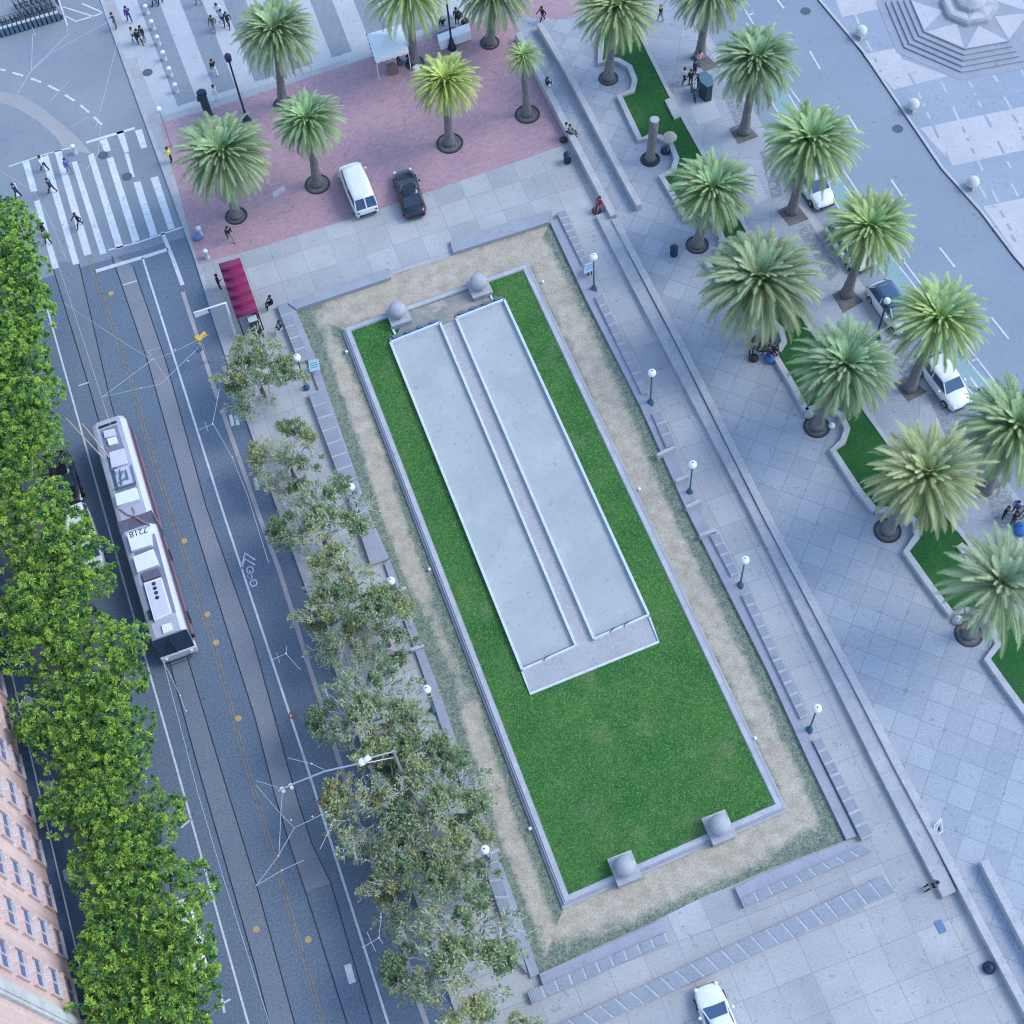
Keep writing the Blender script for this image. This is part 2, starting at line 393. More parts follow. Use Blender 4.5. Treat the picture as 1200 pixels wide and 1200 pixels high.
# marker discs let into the street: one thing each
md = MB(); md.lathe((0, 0, 0), [(0.0, .028), (.17, .028), (.2, .026), (.215, .010)], 18)
md.box((0, 0, .029), (.26, .05, .006), .4)
medisc = md.mesh('street_disc', m_disc, False)
for i, (x, y, lb) in enumerate(((130, 344, 'first one below the crosswalk, left of the stop line'), (216, 634, 'beside the middle of the bus'), (243, 720, 'beside the front end of the bus'),
        (253, 753, 'right beside the centre line just past the bus'), (279, 842, 'on the centre line below the bus'), (300, 1089, 'left of the centre line near the bottom'), (361, 1101, 'right of the centre line near the bottom'))):
    tag(obj('utility_cover', medisc, None, (*g(x, y, 0), 0)), 'small ochre utility cover, ' + lb, 'utility cover', 'ochre covers in the street')
mr = MB(); mr.lathe((0, 0, 0), [(.17, .010), (.17, .026), (.27, .026), (.29, .008)], 18); mr.lathe((0, 0, 0), [(0, .016), (.16, .016)], 14)
mering = mr.mesh('iron_ring', surf('rusty_ring', (.2, .12, .11)), False)
for x, y, lb in ((343, 838, 'above the bracket arm of the street light'), (377, 939, 'below the bracket arm of the street light')):
    tag(obj('valve_cover', mering, None, (*g(x, y, 0), 0)), 'rusty ring valve cover by the white line, ' + lb, 'valve cover')
mh = MB(); mh.lathe((0, 0, 0), [(0, .02), (.3, .02), (.33, .022), (.4, .022), (.42, .006)], 20)
memh = mh.mesh('manhole', surf('manhole_iron', (.1, .115, .14), None, big=3), False)
for x, y, z, lb in ((944, 13, 0, 'near the top of the right road'), (1052, 151, 0, 'in the right road near the far kerb'), (173, 85, ZP, 'in the pale stripe by the intersection kerb'), (149, 207, 0, 'on the crosswalk between worn bars'), (121, 182, 0, 'at the top of the crosswalk')):
    tag(obj('manhole_cover', memh, None, (*g(x, y, z), z)), 'round dark manhole cover ' + lb, 'manhole cover', 'manhole covers')

# ---------------------------------------------------------------- plaza slab and its paving
slab = [(70, -160), (122, 0), (232, 300), (257, 380), (312, 545), (365, 692), (432, 880), (545, 1200), (580, 1300),
        (1420, 1300), (1420, 872), (1300, 725), (1200, 597), (1130, 505), (1087, 447), (1002, 327), (937, 232), (900, 165), (830, 45), (790, -25), (712, -160)]
mb = MB(); mb.prism(pp(slab, ZP), -.05, ZP); struct('plaza', mb, m_pave)
mb = MB(); strip(mb, pp(slab[:9], ZP), .32, -.04, ZP + .006, two=False); strip(mb, pp(slab[11:], ZP), .22, -.04, ZP + .006, two=False)
struct('kerb', mb, m_stone)
sheet('striped_paving', [[(133, -2), (110, -70), (690, -160), (700, -70), (660, 0), (600, 5), (475, 48), (430, 62), (300, 103), (187, 137)]], .124, m_stripe_l)
wx = [(160, 185), (210, 236), (261, 287), (312, 337), (362, 388), (413, 440), (464, 490)]
mb = MB()
def onb(x):   # lower edge of the striped field
    return 137 - (x - 187) * .315
for a, b in wx:
    def foot(x):
        X = x + .37 * 60
        for _ in range(20): X = x + .37 * onb(X)
        return (X, onb(X) - 6)
    fa, fb = foot(a), foot(b)
    mb.prism(pp([(a - 30, -80), (b - 30, -80), fb, fa], .129), .125, .129)
struct('dark_stripes', mb, m_stripe_d)
sheet('brick_paving', [[(187, 145), (300, 111), (430, 68), (475, 53), (606, 10), (600, 2), (690, -30), (700, 40), (640, 20), (612, 42), (652, 134), (667, 168), (600, 191), (430, 250), (300, 291), (232, 310), (210, 226)]], .128, m_brick)
wall1 = [(598, 14), (637, 92), (680, 175), (720, 252), (742, 297), (800, 407), (895, 597), (1010, 815), (1052, 897), (1095, 977), (1152, 1087), (1200, 1177), (1262, 1300)]
kin = [(1395, 862), (1296, 730), (1196, 602), (1126, 509), (1083, 451), (998, 331), (933, 237), (896, 170), (826, 50), (786, -20), (708, -160)]
sheet('promenade', [wall1 + [(1400, 1300)] + kin + [(640, -160), (690, -30), (676, 20), (640, 25)]], .132, m_prom)
lawnR = [(738, 15), (760, 60), (785, 110), (825, 182), (880, 277), (937, 365), (1017, 485), (1040, 517), (1117, 612), (1160, 668), (1200, 722), (1262, 800), (1330, 890)]
sheet('upper_sidewalk', [lawnR + kin[:-1] + [(700, -40)]], .136, m_walk)
mb = MB()
for q in ([(1040, 410), (1062, 398), (1090, 440), (1062, 452)], [(1086, 462), (1100, 455), (1130, 500), (1108, 510)], [(1150, 588), (1178, 572), (1215, 625), (1190, 640)], [(935, 270), (950, 262), (985, 318), (972, 330)],
          [(845, 108), (862, 100), (880, 135), (862, 146)], [(890, 175), (906, 190), (918, 230), (904, 232)], [(720, -10), (744, -18), (760, 18), (742, 30)]):
    mb.prism(pp(q, .141), .137, .141)
struct('cobble_paving', mb, m_cobble)
mb = MB()
for q in ([(319, 225), (325, 222), (327, 228), (321, 232)], [(325, 221), (333, 218), (335, 223), (327, 227)]): mb.prism(pp(q, .134), .13, .134)
struct('brick_plates', mb, m_farlight)
mb = MB()
for l in ([(270, 486), (273, 499)], [(276, 486), (279, 498)], [(299, 560), (302, 574)], [(305, 560), (307, 566)], [(310, 572), (312, 576)]): strip(mb, pp(l, .018), .25, .013, .018)
struct('parking_marks', mb, m_wornwhite)
mb = MB()
for q in ([(806, 120), (833, 108), (845, 137), (818, 147)], [(866, 202), (880, 194), (900, 232), (886, 240)]): mb.prism(pp(q, .140), .137, .140)
struct('pale_panel_paving', mb, m_stripe_l)
sheet('tree_pit', [q for q in ([(910, 247), (932, 237), (948, 257), (925, 265)], [(975, 345), (995, 336), (1012, 353), (988, 367)], [(1047, 449), (1061, 441), (1087, 459), (1064, 471)],
       [(854, 151), (872, 142), (889, 160), (865, 169)], [(1140, 562), (1160, 550), (1174, 569), (1147, 584)], [(808, 68), (822, 58), (842, 78), (826, 84)])], .146, m_soil)
# road paint (right)
mb = MB()
ln = lambda pts, w: pl(mb, pts, w)
near = [(880, 78), (905, 121), (917, 140), (949, 193), (975, 230), (985, 247), (1035, 320), (1060, 355), (1098, 405), (1132, 452), (1152, 479), (1210, 555), (1290, 655)]
mid = [(875, 27), (925, 112), (939, 135), (985, 212), (1010, 245), (1047, 304), (1080, 345), (1132, 420), (1175, 472), (1235, 545)]
out = [(862, -8), (889, 39), (927, 105), (944, 129), (990, 202), (1012, 235), (1056, 302), (1091, 349), (1137, 410), (1181, 467), (1243, 545)]
ln(near, .12); ln(mid, .12); ln(out, .14)
for a, b in (((937, 124), (941, 121)), ((1003, 235), (1008, 232)), ((1057, 306), (1060, 303)), ((1139, 423), (1143, 421)), ((1173, 463), (1179, 464)), ((877, 18), (883, 15))): ln([a, b], .14)
for a, b in (((911, 0), (919, 10)), ((949, 60), (961, 81)), ((994, 135), (1007, 156)), ((1044, 210), (1060, 234)), ((1101, 290), (1119, 313)), ((1162, 372), (1182, 397))): ln([a, b], .16)
ln([(1140, 462), (1146, 472), (1148, 474)], .1); ln([(1137, 442), (1149, 459)], .16)
mb.prism(pp([(1143, 457), (1151, 461), (1150, 452)], .018), .013, .018)
struct('road_lines', mb, m_white)
sheet('bike_lane', [near[1:] + [(1235, 545)] + mid[::-1][1:]], .008, m_green)
# far plaza
far = [(880, -160), (961, 0), (1012, 60), (1047, 112), (1105, 197), (1150, 247), (1190, 300), (1420, 560), (1500, 300), (1400, -160)]
sheet('far_plaza', [far], ZP, m_fardark, -.05)
mb = MB(); strip(mb, pp([(880, -160), (961, 0), (1012, 60), (1047, 112), (1105, 197), (1150, 247), (1190, 300), (1420, 560)], ZP), .18, -.04, ZP + .02)
struct('far_kerb', mb, m_farlight)
mb = MB(); strip(mb, pp([(879, -160), (959.5, 1.5), (1010.5, 61.5), (1045.5, 113.5), (1103.5, 198.5), (1148.5, 248.5), (1188, 301.5), (1418, 561)], 0), .14, .0, .006)
struct('far_gutter', mb, m_dark)
fd = [g(*q, .124) for q in ()]
sheet('pale_squares', [[(980, 2), (970, -40), (1020, -60), (1029, 11), (987, 20)], [(1012, 64), (1050, 56), (1057, 69), (1111, 89), (1047, 105)], [(1078, 150), (1300, 104), (1400, 130), (1400, 130), (1200, 176), (1117, 194)],
    [(1152, 242), (1200, 232), (1400, 190), (1420, 300), (1300, 300), (1200, 312), (1190, 297)]], .124, m_farlight)
mbl, mbd = MB(), MB()
for a, b in (((15,100),(40,170)), ((90,285),(130,360)), ((455,650),(475,690)), ((490,735),(500,745)), ((515,790),(540,830)), ((615,570),(655,650)), ((700,750),(740,845)), ((815,575),(835,615)),
             ((852,655),(862,668)), ((875,710),(900,755)), ((1060,680),(1110,765)), ((985,530),(1020,575)), ((1180,490),(1200,530)), ((875,1130),(910,1200)), ((1080,1135),(1110,1185))):
    strip(mbl, pp([(1000 + a[0]/6, a[1]/6), (1000 + b[0]/6, b[1]/6)], .128), .2, .125, .128)
for a, b in (((150,410),(165,440)), ((185,490),(195,505)), ((210,560),(225,590)), ((390,515),(430,590)), ((560,880),(600,970)), ((650,1075),(695,1190)), ((765,890),(785,930)), ((800,970),(812,990)),
             ((830,1040),(850,1080)), ((925,810),(970,895)), ((1015,990),(1060,1080)), ((1120,810),(1155,860)), ((1168,895),(1182,915)), ((1190,955),(1200,985))):
    strip(mbd, pp([(1000 + a[0]/6, a[1]/6), (1000 + b[0]/6, b[1]/6)], .128), .2, .125, .128)
for k, (x, y) in enumerate(((1148, 218), (1162, 222), (1185, 215))):
    strip(mbl, pp([(x, y), (x + 8, y + 15)], .128), .2, .125, .128)
for x, y in ((1172, 247), (1180, 262), (1185, 275)):
    strip(mbd, pp([(x, y), (x + 5, y + 8)], .128), .2, .125, .128)
struct('pale_dashes', mbl, m_farlight); struct('dark_dashes', mbd, m_fardark)

# ---------------------------------------------------------------- eight sided stepped plinth
OC = (62.2, 74.2)
def octa(r, rot=.0, n=8): return [(OC[0] + r * math.cos(R_(22.5 + 45 * k) + rot), OC[1] + r * math.sin(R_(22.5 + 45 * k) + rot)) for k in range(n)]
OR = 6.53; OROT = R_(34.9)
t = thing('stepped_plinth', 'large eight sided stepped stone plinth with star pattern beyond the right road', 'plinth', (0, 0, 0))
mb = MB(); zz = ZP
mb.prism(octa(OR + .75, OROT), zz, zz + .02); obj('apron', (mb, m_band), t)
mb = MB()
for k in range(5):
    mb.prism(octa(OR - .47 * k, OROT), zz, zz + .14 * (k + 1)); 
obj('steps', (mb, m_stone2), t)
zt = zz + .70
mb = MB()
Ro, Ri = 4.62, 2.25
outer, inner = octa(Ro, OROT), octa(Ri, OROT)
for k in range(8):
    a, b = outer[k], outer[(k + 1) % 8]; mdp = lerp(a, b, .5)
    c0 = lerp(inner[k], inner[(k + 1) % 8], .5)
    mb.prism([lerp(a, b, .03), lerp(a, b, .97), lerp(mdp, c0, .95)], zt, zt + .012)
obj('star_inlay', (mb, m_farlight), t)
mb = MB(); mb.prism(octa(Ri, OROT), zt, zt + .35); mb.prism(octa(Ri - .12, OROT), zt + .35, zt + .42); obj('upper_base', (mb, m_stone), t)
mb = MB()
io = octa(Ri - .3, OROT)
for k in range(8):
    mb.prism([io[k], io[(k + 1) % 8], lerp(lerp(io[k], io[(k + 1) % 8], .5), OC, .48)], zt + .42, zt + .432)
obj('inner_star', (mb, m_farlight), t)
mb = MB(); mb.lathe((*OC, zt + .42), [(1.15, 0), (1.15, .4), (1.0, .5), (.8, .58), (.45, .75), (0, .85)], 20); obj('drum', (mb, m_stone), t)

# ---------------------------------------------------------------- worn grass ring, lawn, bocce courts
outer = pp([(346, 361), (645, 261), (992, 984), (632, 1141)], .124)
inner = pp([(401, 386), (618, 309), (921, 951), (660, 1065)], .124)
# the pit edge bulges: follow it with extra points on each side
osides = [[(346, 361), (456, 323), (550, 293), (645, 261)], [(645, 261), (687, 351), (750, 475), (805, 598), (900, 787), (950, 897), (992, 984)],
          [(992, 984), (900, 1019), (862, 1036), (822, 1052), (772, 1077), (632, 1141)], [(632, 1141), (600, 1045), (547, 905), (517, 815), (456, 654), (432, 600), (371, 422), (346, 361)]]
def along(line, t):
    seg = [math.dist(line[i], line[i+1]) for i in range(len(line)-1)]; tot = sum(seg); d = t * tot
    for i, s in enumerate(seg):
        if d <= s or i == len(seg) - 1: return lerp(line[i], line[i+1], min(1, d / s))
        d -= s
rng = random.Random(3)
vs = []; fs = []; wear = []
for s in range(4):
    o = [g(x, y, .124) for x, y in osides[s]]; i0, i1 = inner[s], inner[(s + 1) % 4]
    nu, nv = 60, 14; base = len(vs)
    for u in range(nu + 1):
        for v in range(nv + 1):
            tu, tv = u / nu, v / nv
            p = lerp(lerp(i0, i1, tu), along(o, tu), tv)
            vs.append((p[0], p[1], .126))
            cen = (.45, .34 + .08 * math.sin(tu * 9), .36, .52 - .1 * tu + .05 * math.sin(tu * 14))[s]; wid = (.56, .40, .50, .29)[s]
            w = 1 - ((tv - cen) / wid) ** 2 * .75
            if s == 0: w += .25 * math.sin(tu * 3.1)
            if s == 0 and tu < .18: w -= .9 * tv * (1 - tu / .18)
            if s == 3 and tu > .85: w -= 1.0 * tv * (tu - .85) / .15
            if s == 1 and tu > .55: w -= 1.9 * max(0, tv - .45) * (tu - .55) / .45
            if s == 2 and tu < .28: w -= 1.8 * max(0, tv - .3) * (1 - tu / .28)
            if s == 2 and tu > .72: w -= 1.3 * max(0, tv - .3) * (tu - .72) / .28
            if s == 3 and tu < .15: w -= .6 * max(0, tv - .3) * (1 - tu / .15)
            if s == 3 and .33 < tu < .5: w -= .55
            wear.append(max(0, min(1, w * .78 + .15)))
    for u in range(nu):
        for v in range(nv):
            a = base + u * (nv + 1) + v; fs.append((a, a + 1, a + nv + 2, a + nv + 1))
me = bpy.data.meshes.new('worn_grass'); me.from_pydata(vs, [], fs); me.materials.append(m_worn)
ca = me.color_attributes.new('wear', 'FLOAT_COLOR', 'POINT')
ca.data.foreach_set('color', [c for w in wear for c in (w, w, w, 1)])
o = obj('worn_grass', me); o['kind'] = 'structure'
bmt = bmesh.new(); bmt.from_mesh(me); bmesh.ops.recalc_face_normals(bmt, faces=bmt.faces)
if bmt.faces[0].normal.z < 0: bmesh.ops.reverse_faces(bmt, faces=bmt.faces)
bmt.to_mesh(me); bmt.free()

zb = .50
brd = [g(*q, zb) for q in ((402, 384), (617, 308), (920, 947), (661, 1060))]
def inset(poly, d):
    out = []; n = len(poly)
    cx = sum(p[0] for p in poly) / n; cy = sum(p[1] for p in poly) / n
    for x, y in poly: out.append((x + (d if x < cx else -d), y + (d if y < cy else -d)))
    return out
t = thing('lawn_border', 'low pale stone border wall running right round the green lawn', 'border wall')
bi = inset(brd, .48)
mb = MB()
for k in range(4):
    mb.prism([brd[k], brd[(k+1) % 4], bi[(k+1) % 4], bi[k]], ZP, zb - .06, 0)
obj('wall', (mb, m_stone2), t)
mb = MB(); bo2, bi2 = inset(brd, .12), inset(brd, .42)
for k in range(4): mb.prism([bo2[k], bo2[(k+1) % 4], bi2[(k+1) % 4], bi2[k]], zb - .06, zb)
obj('coping', (mb, m_wallcap), t)
mb = MB(); bo3 = inset(brd, -.16); 
for k in (1, 2, 3): mb.prism([bo3[k], bo3[(k+1) % 4], brd[(k+1) % 4], brd[k]], ZP, ZP + .13)
obj('plinth_course', (mb, m_stone), t)
mb = MB(); mb.prism(bi, .1, .42); lw = struct('lawn', mb, m_lawn)
# courts
zc = .47
def courtpoly(px, z): return pp(px, z)
LC = [(458, 403), (516, 380), (675, 758), (612, 786)]; RC = [(535, 375), (591, 353), (760, 722), (696, 750)]
sheet('gravel_surround', [[(458, 403), (591, 353), (772, 752), (621, 813)]], .44, m_courtstrip, .3)
sheet('bare_landing', [[(476, 366), (556, 338), (573, 348), (590, 351), (535, 374), (516, 380), (458, 403), (464, 396)]], .446, m_landing, .3)
for nm, c, lb in (('left', LC, 'left'), ('right', RC, 'right')):
    t = thing('bocce_court', 'long pale bocce court, the %s one of the pair set in the lawn' % lb, 'bocce court', (0, 0, 0), 0, 'bocce courts')
    w = pp(c, .45)
    mb = MB(); mb.prism(w, .3, .45); obj('playing_surface', (mb, m_court), t)
    for a, b, side in ((w[0], w[3], 1), (w[1], w[2], -1)):
        mb = MB(); strip(mb, [a, b], .17, .3, .74, 0); obj('side_board', (mb, m_board), t)
    mb = MB(); strip(mb, [(w[2][0], w[2][1]), (w[3][0], w[3][1])], .13, .3, .72); obj('end_board', (mb, m_board), t)
    mb = MB(); strip(mb, [lerp(w[2], w[3], .03), lerp(w[2], w[3], .97)], .08, .44, .60); 
    mb.v = [(x, y + .14, z) for x, y, z in mb.v]; obj('bumper_plank', (mb, m_blueboard), t)
    mb = MB(); strip(mb, [w[0], w[1]], .16, .3, .74); obj('end_board', (mb, m_board), t)
    mb = MB()
    a, b = w[0], w[1]
    strip(mb, [(a[0], a[1] + .3), (b[0], b[1] + .3)], .2, .44, .60)
    for k in range(4): q = lerp(a, b, .12 + .25 * k); mb.box((q[0], q[1] + .3, .67), (.34, .24, .14))
    obj('bumper_plank', (mb, m_blueboard), t)
    for tt in (.3, .55) if nm == 'right' else (.4,):
        q = lerp(w[3], w[2], tt); mb = MB()
        mb.tube([(q[0], q[1] - .05, .5), (q[0], q[1] - .05, .85), (q[0] + .35, q[1] + .1, .85), (q[0] + .35, q[1] + .1, .5)], .03, 6)
        obj('scraper_rail', (mb, m_dark), t)
mb = MB(); strip(mb, pp([(612, 787), (621, 813), (772, 752), (761, 723)], .52), .15, .4, .54)
tag(obj('edging_board', (mb, m_board)), 'white timber edging at the lower end of the bocce courts', 'edging')
mb = MB(); strip(mb, pp([(459, 383), (466, 397)], .52), .15, .4, .55)
tag(obj('edging_board', (mb, m_board)), 'short white edging board below the upper left stone ball', 'edging')
mb = MB(); strip(mb, pp([(573, 342), (578, 353)], .52), .15, .4, .55)
tag(obj('edging_board', (mb, m_board)), 'short white edging board below the upper right stone ball', 'edging')
# ball pedestals
def pedestal(px, py, label, lz):
    x, y = g(px, py, 1.15)
    t = thing('ball_pedestal', label, 'pedestal', (x, y, ZP), 0, 'stone balls on the lawn border')
    mb = MB(); mb.box((0, 0, .38), (1.5, 1.7, .76)); obj('block', (mb, m_stone2), t, bevel=.03)
    mb = MB(); mb.box((0, -.0, .79), (1.56, 1.76, .06)); obj('cap_slab', (mb, m_stone), t, bevel=.01)
    mb = MB(); mb.lathe((0, 0, .82), [(.4, 0), (.38, .06), (.5, .14), (.61, .3), (.66, .5), (.62, .72), (.5, .92), (.3, 1.05), (.12, 1.1), (0, 1.11)], 28)
    obj('ball', (mb, m_stone), t, shadesm=True)
    return t
pedestal(466, 366, 'smooth stone ball on a square block, at the upper left corner by the bare landing', 0)
pedestal(561, 333, 'smooth stone ball on a square block, above the right bocce court', 0)
pedestal(732, 1016, 'smooth stone ball on a square block, on the bottom border nearer the left corner', 0)
pedestal(843, 968, 'smooth stone ball on a square block, on the bottom border nearer the right corner', 0)

# ---------------------------------------------------------------- benches and seat walls round the grass
def bench(label, a, b, c, d, n, h=.42, skip=(), top=m_stone2, joint=m_wallcap, cat='stone bench', grp='slab benches round the lawn'):
    if top is m_stone2: top = m_slab
    """a->b one long edge, d->c the other (photo points at seat level)"""
    z = ZP + h; A, B, C_, D = [g(*q, z) for q in (a, b, c, d)]
    t = thing('stone_bench', label, cat, (0, 0, 0), 0, grp)
    mb = MB(); mb.prism([A, B, C_, D], ZP, z - .03); obj('base', (mb, joint), t)
    mb = MB()
    for k in range(n):
        if k in skip: continue
        t0, t1 = k / n, (k + 1) / n; e = .085 / max(.1, math.dist(A, B) / n)
        e = min(e, .12)
        q = [lerp(A, B, t0 + e / n * 1.0), lerp(A, B, t1 - e / n), lerp(D, C_, t1 - e / n), lerp(D, C_, t0 + e / n)]
        jit = rng.uniform(-.004, .004); mb.prism(q, z - .03, z + jit)
    obj('seat', (mb, top), t)
    return t
def kerbstrip(name, label, pts, h, mat, cat='kerb wall', grp=None):
    z = ZP + h; mb = MB(); mb.prism(pp(pts, z), ZP, z); return tag(obj(name, (mb, mat)), label, cat, grp)
# right side
kerbstrip('edge_kerb', 'long purple grey granite kerb along the right side of the worn grass', [(645, 261), (655, 254), (700, 347), (762, 475), (818, 592), (912, 785), (962, 893), (1004, 980), (992, 984), (950, 897), (900, 787), (805, 598), (750, 475), (687, 351)], .22, m_band)
bench('slab bench at the upper right corner of the grass, running down to the blue panel', (652, 248), (683, 311), (690, 308), (662, 246), 8)
bench('slab bench between the first and second lamps on the right of the grass', (697, 348), (752, 461), (760, 459), (705, 344), 10)
bench('short slab bench just below the second lamp on the right of the grass', (764, 484), (781, 524), (791, 520), (773, 481), 3)
bench('slab bench between the third and fourth lamps on the right of the grass', (832, 627), (857, 675), (865, 671), (842, 624), 4)
bench('longest slab bench, between the lowest two lamps on the right of the grass', (869, 697), (938, 842), (947, 838), (878, 694), 11)
bench('slab bench running from the lowest right lamp to the bottom right corner', (952, 867), (1010, 984), (1023, 978), (961, 863), 8)
for q, lb in ((((770, 533), (791, 523)), 'below the second lamp'), (((792, 563), (807, 557)), 'just above the third lamp'), (((804, 594), (821, 586)), 'just below the third lamp'), (((820, 627), (839, 620)), 'between the third and fourth lamps')):
    z = .75; mb = MB(); strip(mb, pp(q[0:2] if False else list(q), z), .22, ZP, z)
    tag(obj('stone_divider', (mb, m_wallcap)), 'narrow pale stone divider across the bench line ' + lb, 'divider', 'stone dividers')
# bottom
kerbstrip('edge_kerb', 'grey granite kerb along the lower right edge of the worn grass', [(992, 986), (1012, 995), (902, 1043), (869, 1057), (861, 1040), (900, 1022)], .3, m_band)
bench('wide slab bench along the bottom right edge of the worn grass', (1012, 990), (868, 1053), (872, 1063), (1023, 996), 9)
kerbstrip('edge_kerb', 'grey granite kerb along the lower left edge of the worn grass', [(774, 1078), (780, 1092), (660, 1146), (636, 1154), (632, 1141), (700, 1112)], .3, m_band)
bench('wide slab bench along the bottom left edge of the worn grass', (779, 1093), (618, 1162), (623, 1176), (783, 1103), 10)
bench('long wide slab bench across the bottom, between the white car and the grass', (1036, 1026), (648, 1203), (665, 1216), (1050, 1044), 22)
# left side
kerbstrip('edge_kerb', 'grey granite kerb down the upper left side of the worn grass', [(335, 355), (346, 361), (371, 422), (432, 600), (456, 654), (452, 656), (445, 645), (422, 590), (364, 432)], .22, m_band)
kerbstrip('edge_kerb', 'grey granite kerb down the lower left side of the worn grass', [(457, 656), (517, 815), (547, 905), (600, 1045), (632, 1141), (622, 1146), (590, 1050), (535, 905), (505, 815), (450, 660)], .22, m_band)
bench('narrow slab bench between the red shelter and the upper left lamp', (324, 357), (350, 424), (362, 420), (336, 353), 5)
bench('slab bench below the upper left lamp, beside the grey trees', (361, 461), (400, 566), (418, 560), (377, 456), 7)
bench('plain slab bench left of the grass, half hidden by the third grey tree', (403, 568), (434, 661), (452, 655), (424, 585), 1, top=m_band)
bench('slab bench at the lower left corner beside the bottom grey tree', (567, 1014), (606, 1128), (618, 1140), (583, 1008), 6)
for q, lb in (([(466, 692), (476, 688)], 'by the third lamp left of the grass'), ([(481, 761), (497, 756)], 'between the two middle left lamps'), ([(571, 1002), (585, 995)], 'at the lowest left lamp')):
    z = .6; mb = MB(); strip(mb, pp(q, z), .2, ZP, z)
    tag(obj('stone_divider', (mb, m_wallcap)), 'narrow pale stone divider ' + lb, 'divider', 'stone dividers')
# top
kerbstrip('low_seat_wall', 'low grey seat wall along the upper left edge of the worn grass', [(336, 354), (456, 314), (458, 325), (347, 362)], .35, m_stone2, 'seat wall')
kerbstrip('low_seat_wall', 'low grey seat wall along the upper right edge of the worn grass', [(527, 281), (647, 245), (643, 260), (531, 296)], .35, m_stone2, 'seat wall')
# long walls
def longwall(name, label, px, w, h, mat=m_wallcap, z0=ZP, cat='wall', grp='long pale walls'):
    z = ZP + h; mb = MB(); strip(mb, pp(px, z), w, z0, z); t = tag(obj(name, (mb, mat), bevel=.02), label, cat, grp); return t
longwall('parapet_wall', 'long pale stone wall from the red brick down past the seated people', [(607, 38), (637, 95), (680, 178), (719, 252)], .52, .75)
longwall('parapet_wall', 'very long pale stone wall between the bench ledge and the promenade', [(720, 256), (742, 297), (800, 407), (895, 597), (1010, 815), (1052, 897), (1095, 977), (1152, 1087), (1200, 1177), (1250, 1275)], .5, .55)
longwall('ramp_wall', 'freestanding pale ramp wall right of the people seated by the brick paving', [(632, 27), (665, 83), (712, 172), (749, 240)], .48, .7)
longwall('ramp_wall', 'freestanding pale ramp wall at the lower right corner', [(1153, 1008), (1200, 1098), (1255, 1205)], .52, .7)
t = thing('bench_ledge', 'long wide stone ledge running beside the parapet wall', 'ledge')
mb = MB(); zl = ZP + .38
mb.prism(pp([(698, 252), (716, 246), (736, 297), (795, 410), (890, 600), (1005, 818), (1047, 900), (1090, 980), (1121, 1044), (1105, 1052), (1025, 897), (877, 597), (722, 300)], zl), ZP, zl)
obj('slab', (mb, m_stone), t, bevel=.015)
mb = MB()
A, B = [(722, 300), (877, 597), (1025, 897), (1105, 1052)], [(738, 300), (892, 604), (1045, 897), (1121, 1044)]
for k in range(13):
    a, b = along(A, (k + .5) / 13), along(B, (k + .5) / 13); strip(mb, pp([a, b], zl), .04, zl, zl + .003)
obj('joint', (mb, m_stone2), t)
# paving joint bands on the terrace right of the benches
mb = MB()
for l in ([(705, 262), (775, 420), (860, 590), (960, 800), (1040, 970)],): strip(mb, pp(l, .128), .05, .125, .128)
struct('paving_joint', mb, m_stone2)

# ---------------------------------------------------------------- palm lawn beds with curved seat wall
leftline = [(706, 30), (704, 60), (703, 73), (712, 69), (725, 70), (738, 78), (744, 93), (741, 106), (726, 112), (738, 138), (750, 163), (762, 159), (774, 160), (786, 168), (793, 185), (789, 199), (775, 206), (785, 222), (796, 240), (804, 256),
            (818, 252), (832, 256), (843, 267), (847, 283), (841, 298), (828, 306), (850, 340), (872, 372), (884, 370), (902, 374), (915, 385), (919, 400), (909, 417), (930, 452), (945, 481), (957, 476), (972, 478), (986, 486), (993, 502), (988, 517), (976, 527),
            (992, 552), (1007, 575), (1026, 598), (1040, 597), (1060, 600), (1073, 611), (1075, 628), (1062, 646), (1088, 683), (1115, 719), (1130, 714), (1148, 718), (1163, 733), (1170, 755), (1157, 772), (1178, 802), (1200, 832), (1250, 896), (1330, 1000)]
lr = [(x, y) for x, y in lawnR]
sheet('palm_lawn', [leftline + lr[::-1]], .30, m_bed, .13)
w_ = pp(leftline, .5)
cuts = [0, 11, 20, 27, 34, 43, 51, len(leftline)]
names = ['beside the first palm of the promenade row', 'wrapping the bare palm stump', 'wrapping the third promenade palm', 'beneath the palm with the orange heart', 'below the dense grey green palm', 'under the yellowing palm', 'at the right edge by the sparse palm']
for k in range(7):
    seg = w_[max(0, cuts[k]):min(len(w_), cuts[k+1] + 1)]
    mb = MB(); strip(mb, seg, .42, .13, .52)
    tag(obj('curved_seat_wall', (mb, m_wallcap)), 'pale curved seat wall of the palm lawn, ' + names[k], 'seat wall', 'seat walls of the palm lawn')
mb = MB(); strip(mb, pp(lawnR, .35), .3, .13, .36); struct('lawn_kerb', mb, m_wallcap)
for q, lb in (([(779, 117), (786, 114), (797, 136), (790, 139)], 'at the top by the group with the bicycle'), ([(1121, 640), (1128, 635), (1150, 664), (1143, 669)], 'near the right edge of the photo')):
    z = .48; mb = MB(); mb.prism(pp(q, z), .13, z); tag(obj('concrete_block', (mb, m_wallcap), bevel=.02), 'pale concrete block, palm lawn edge, ' + lb, 'block')

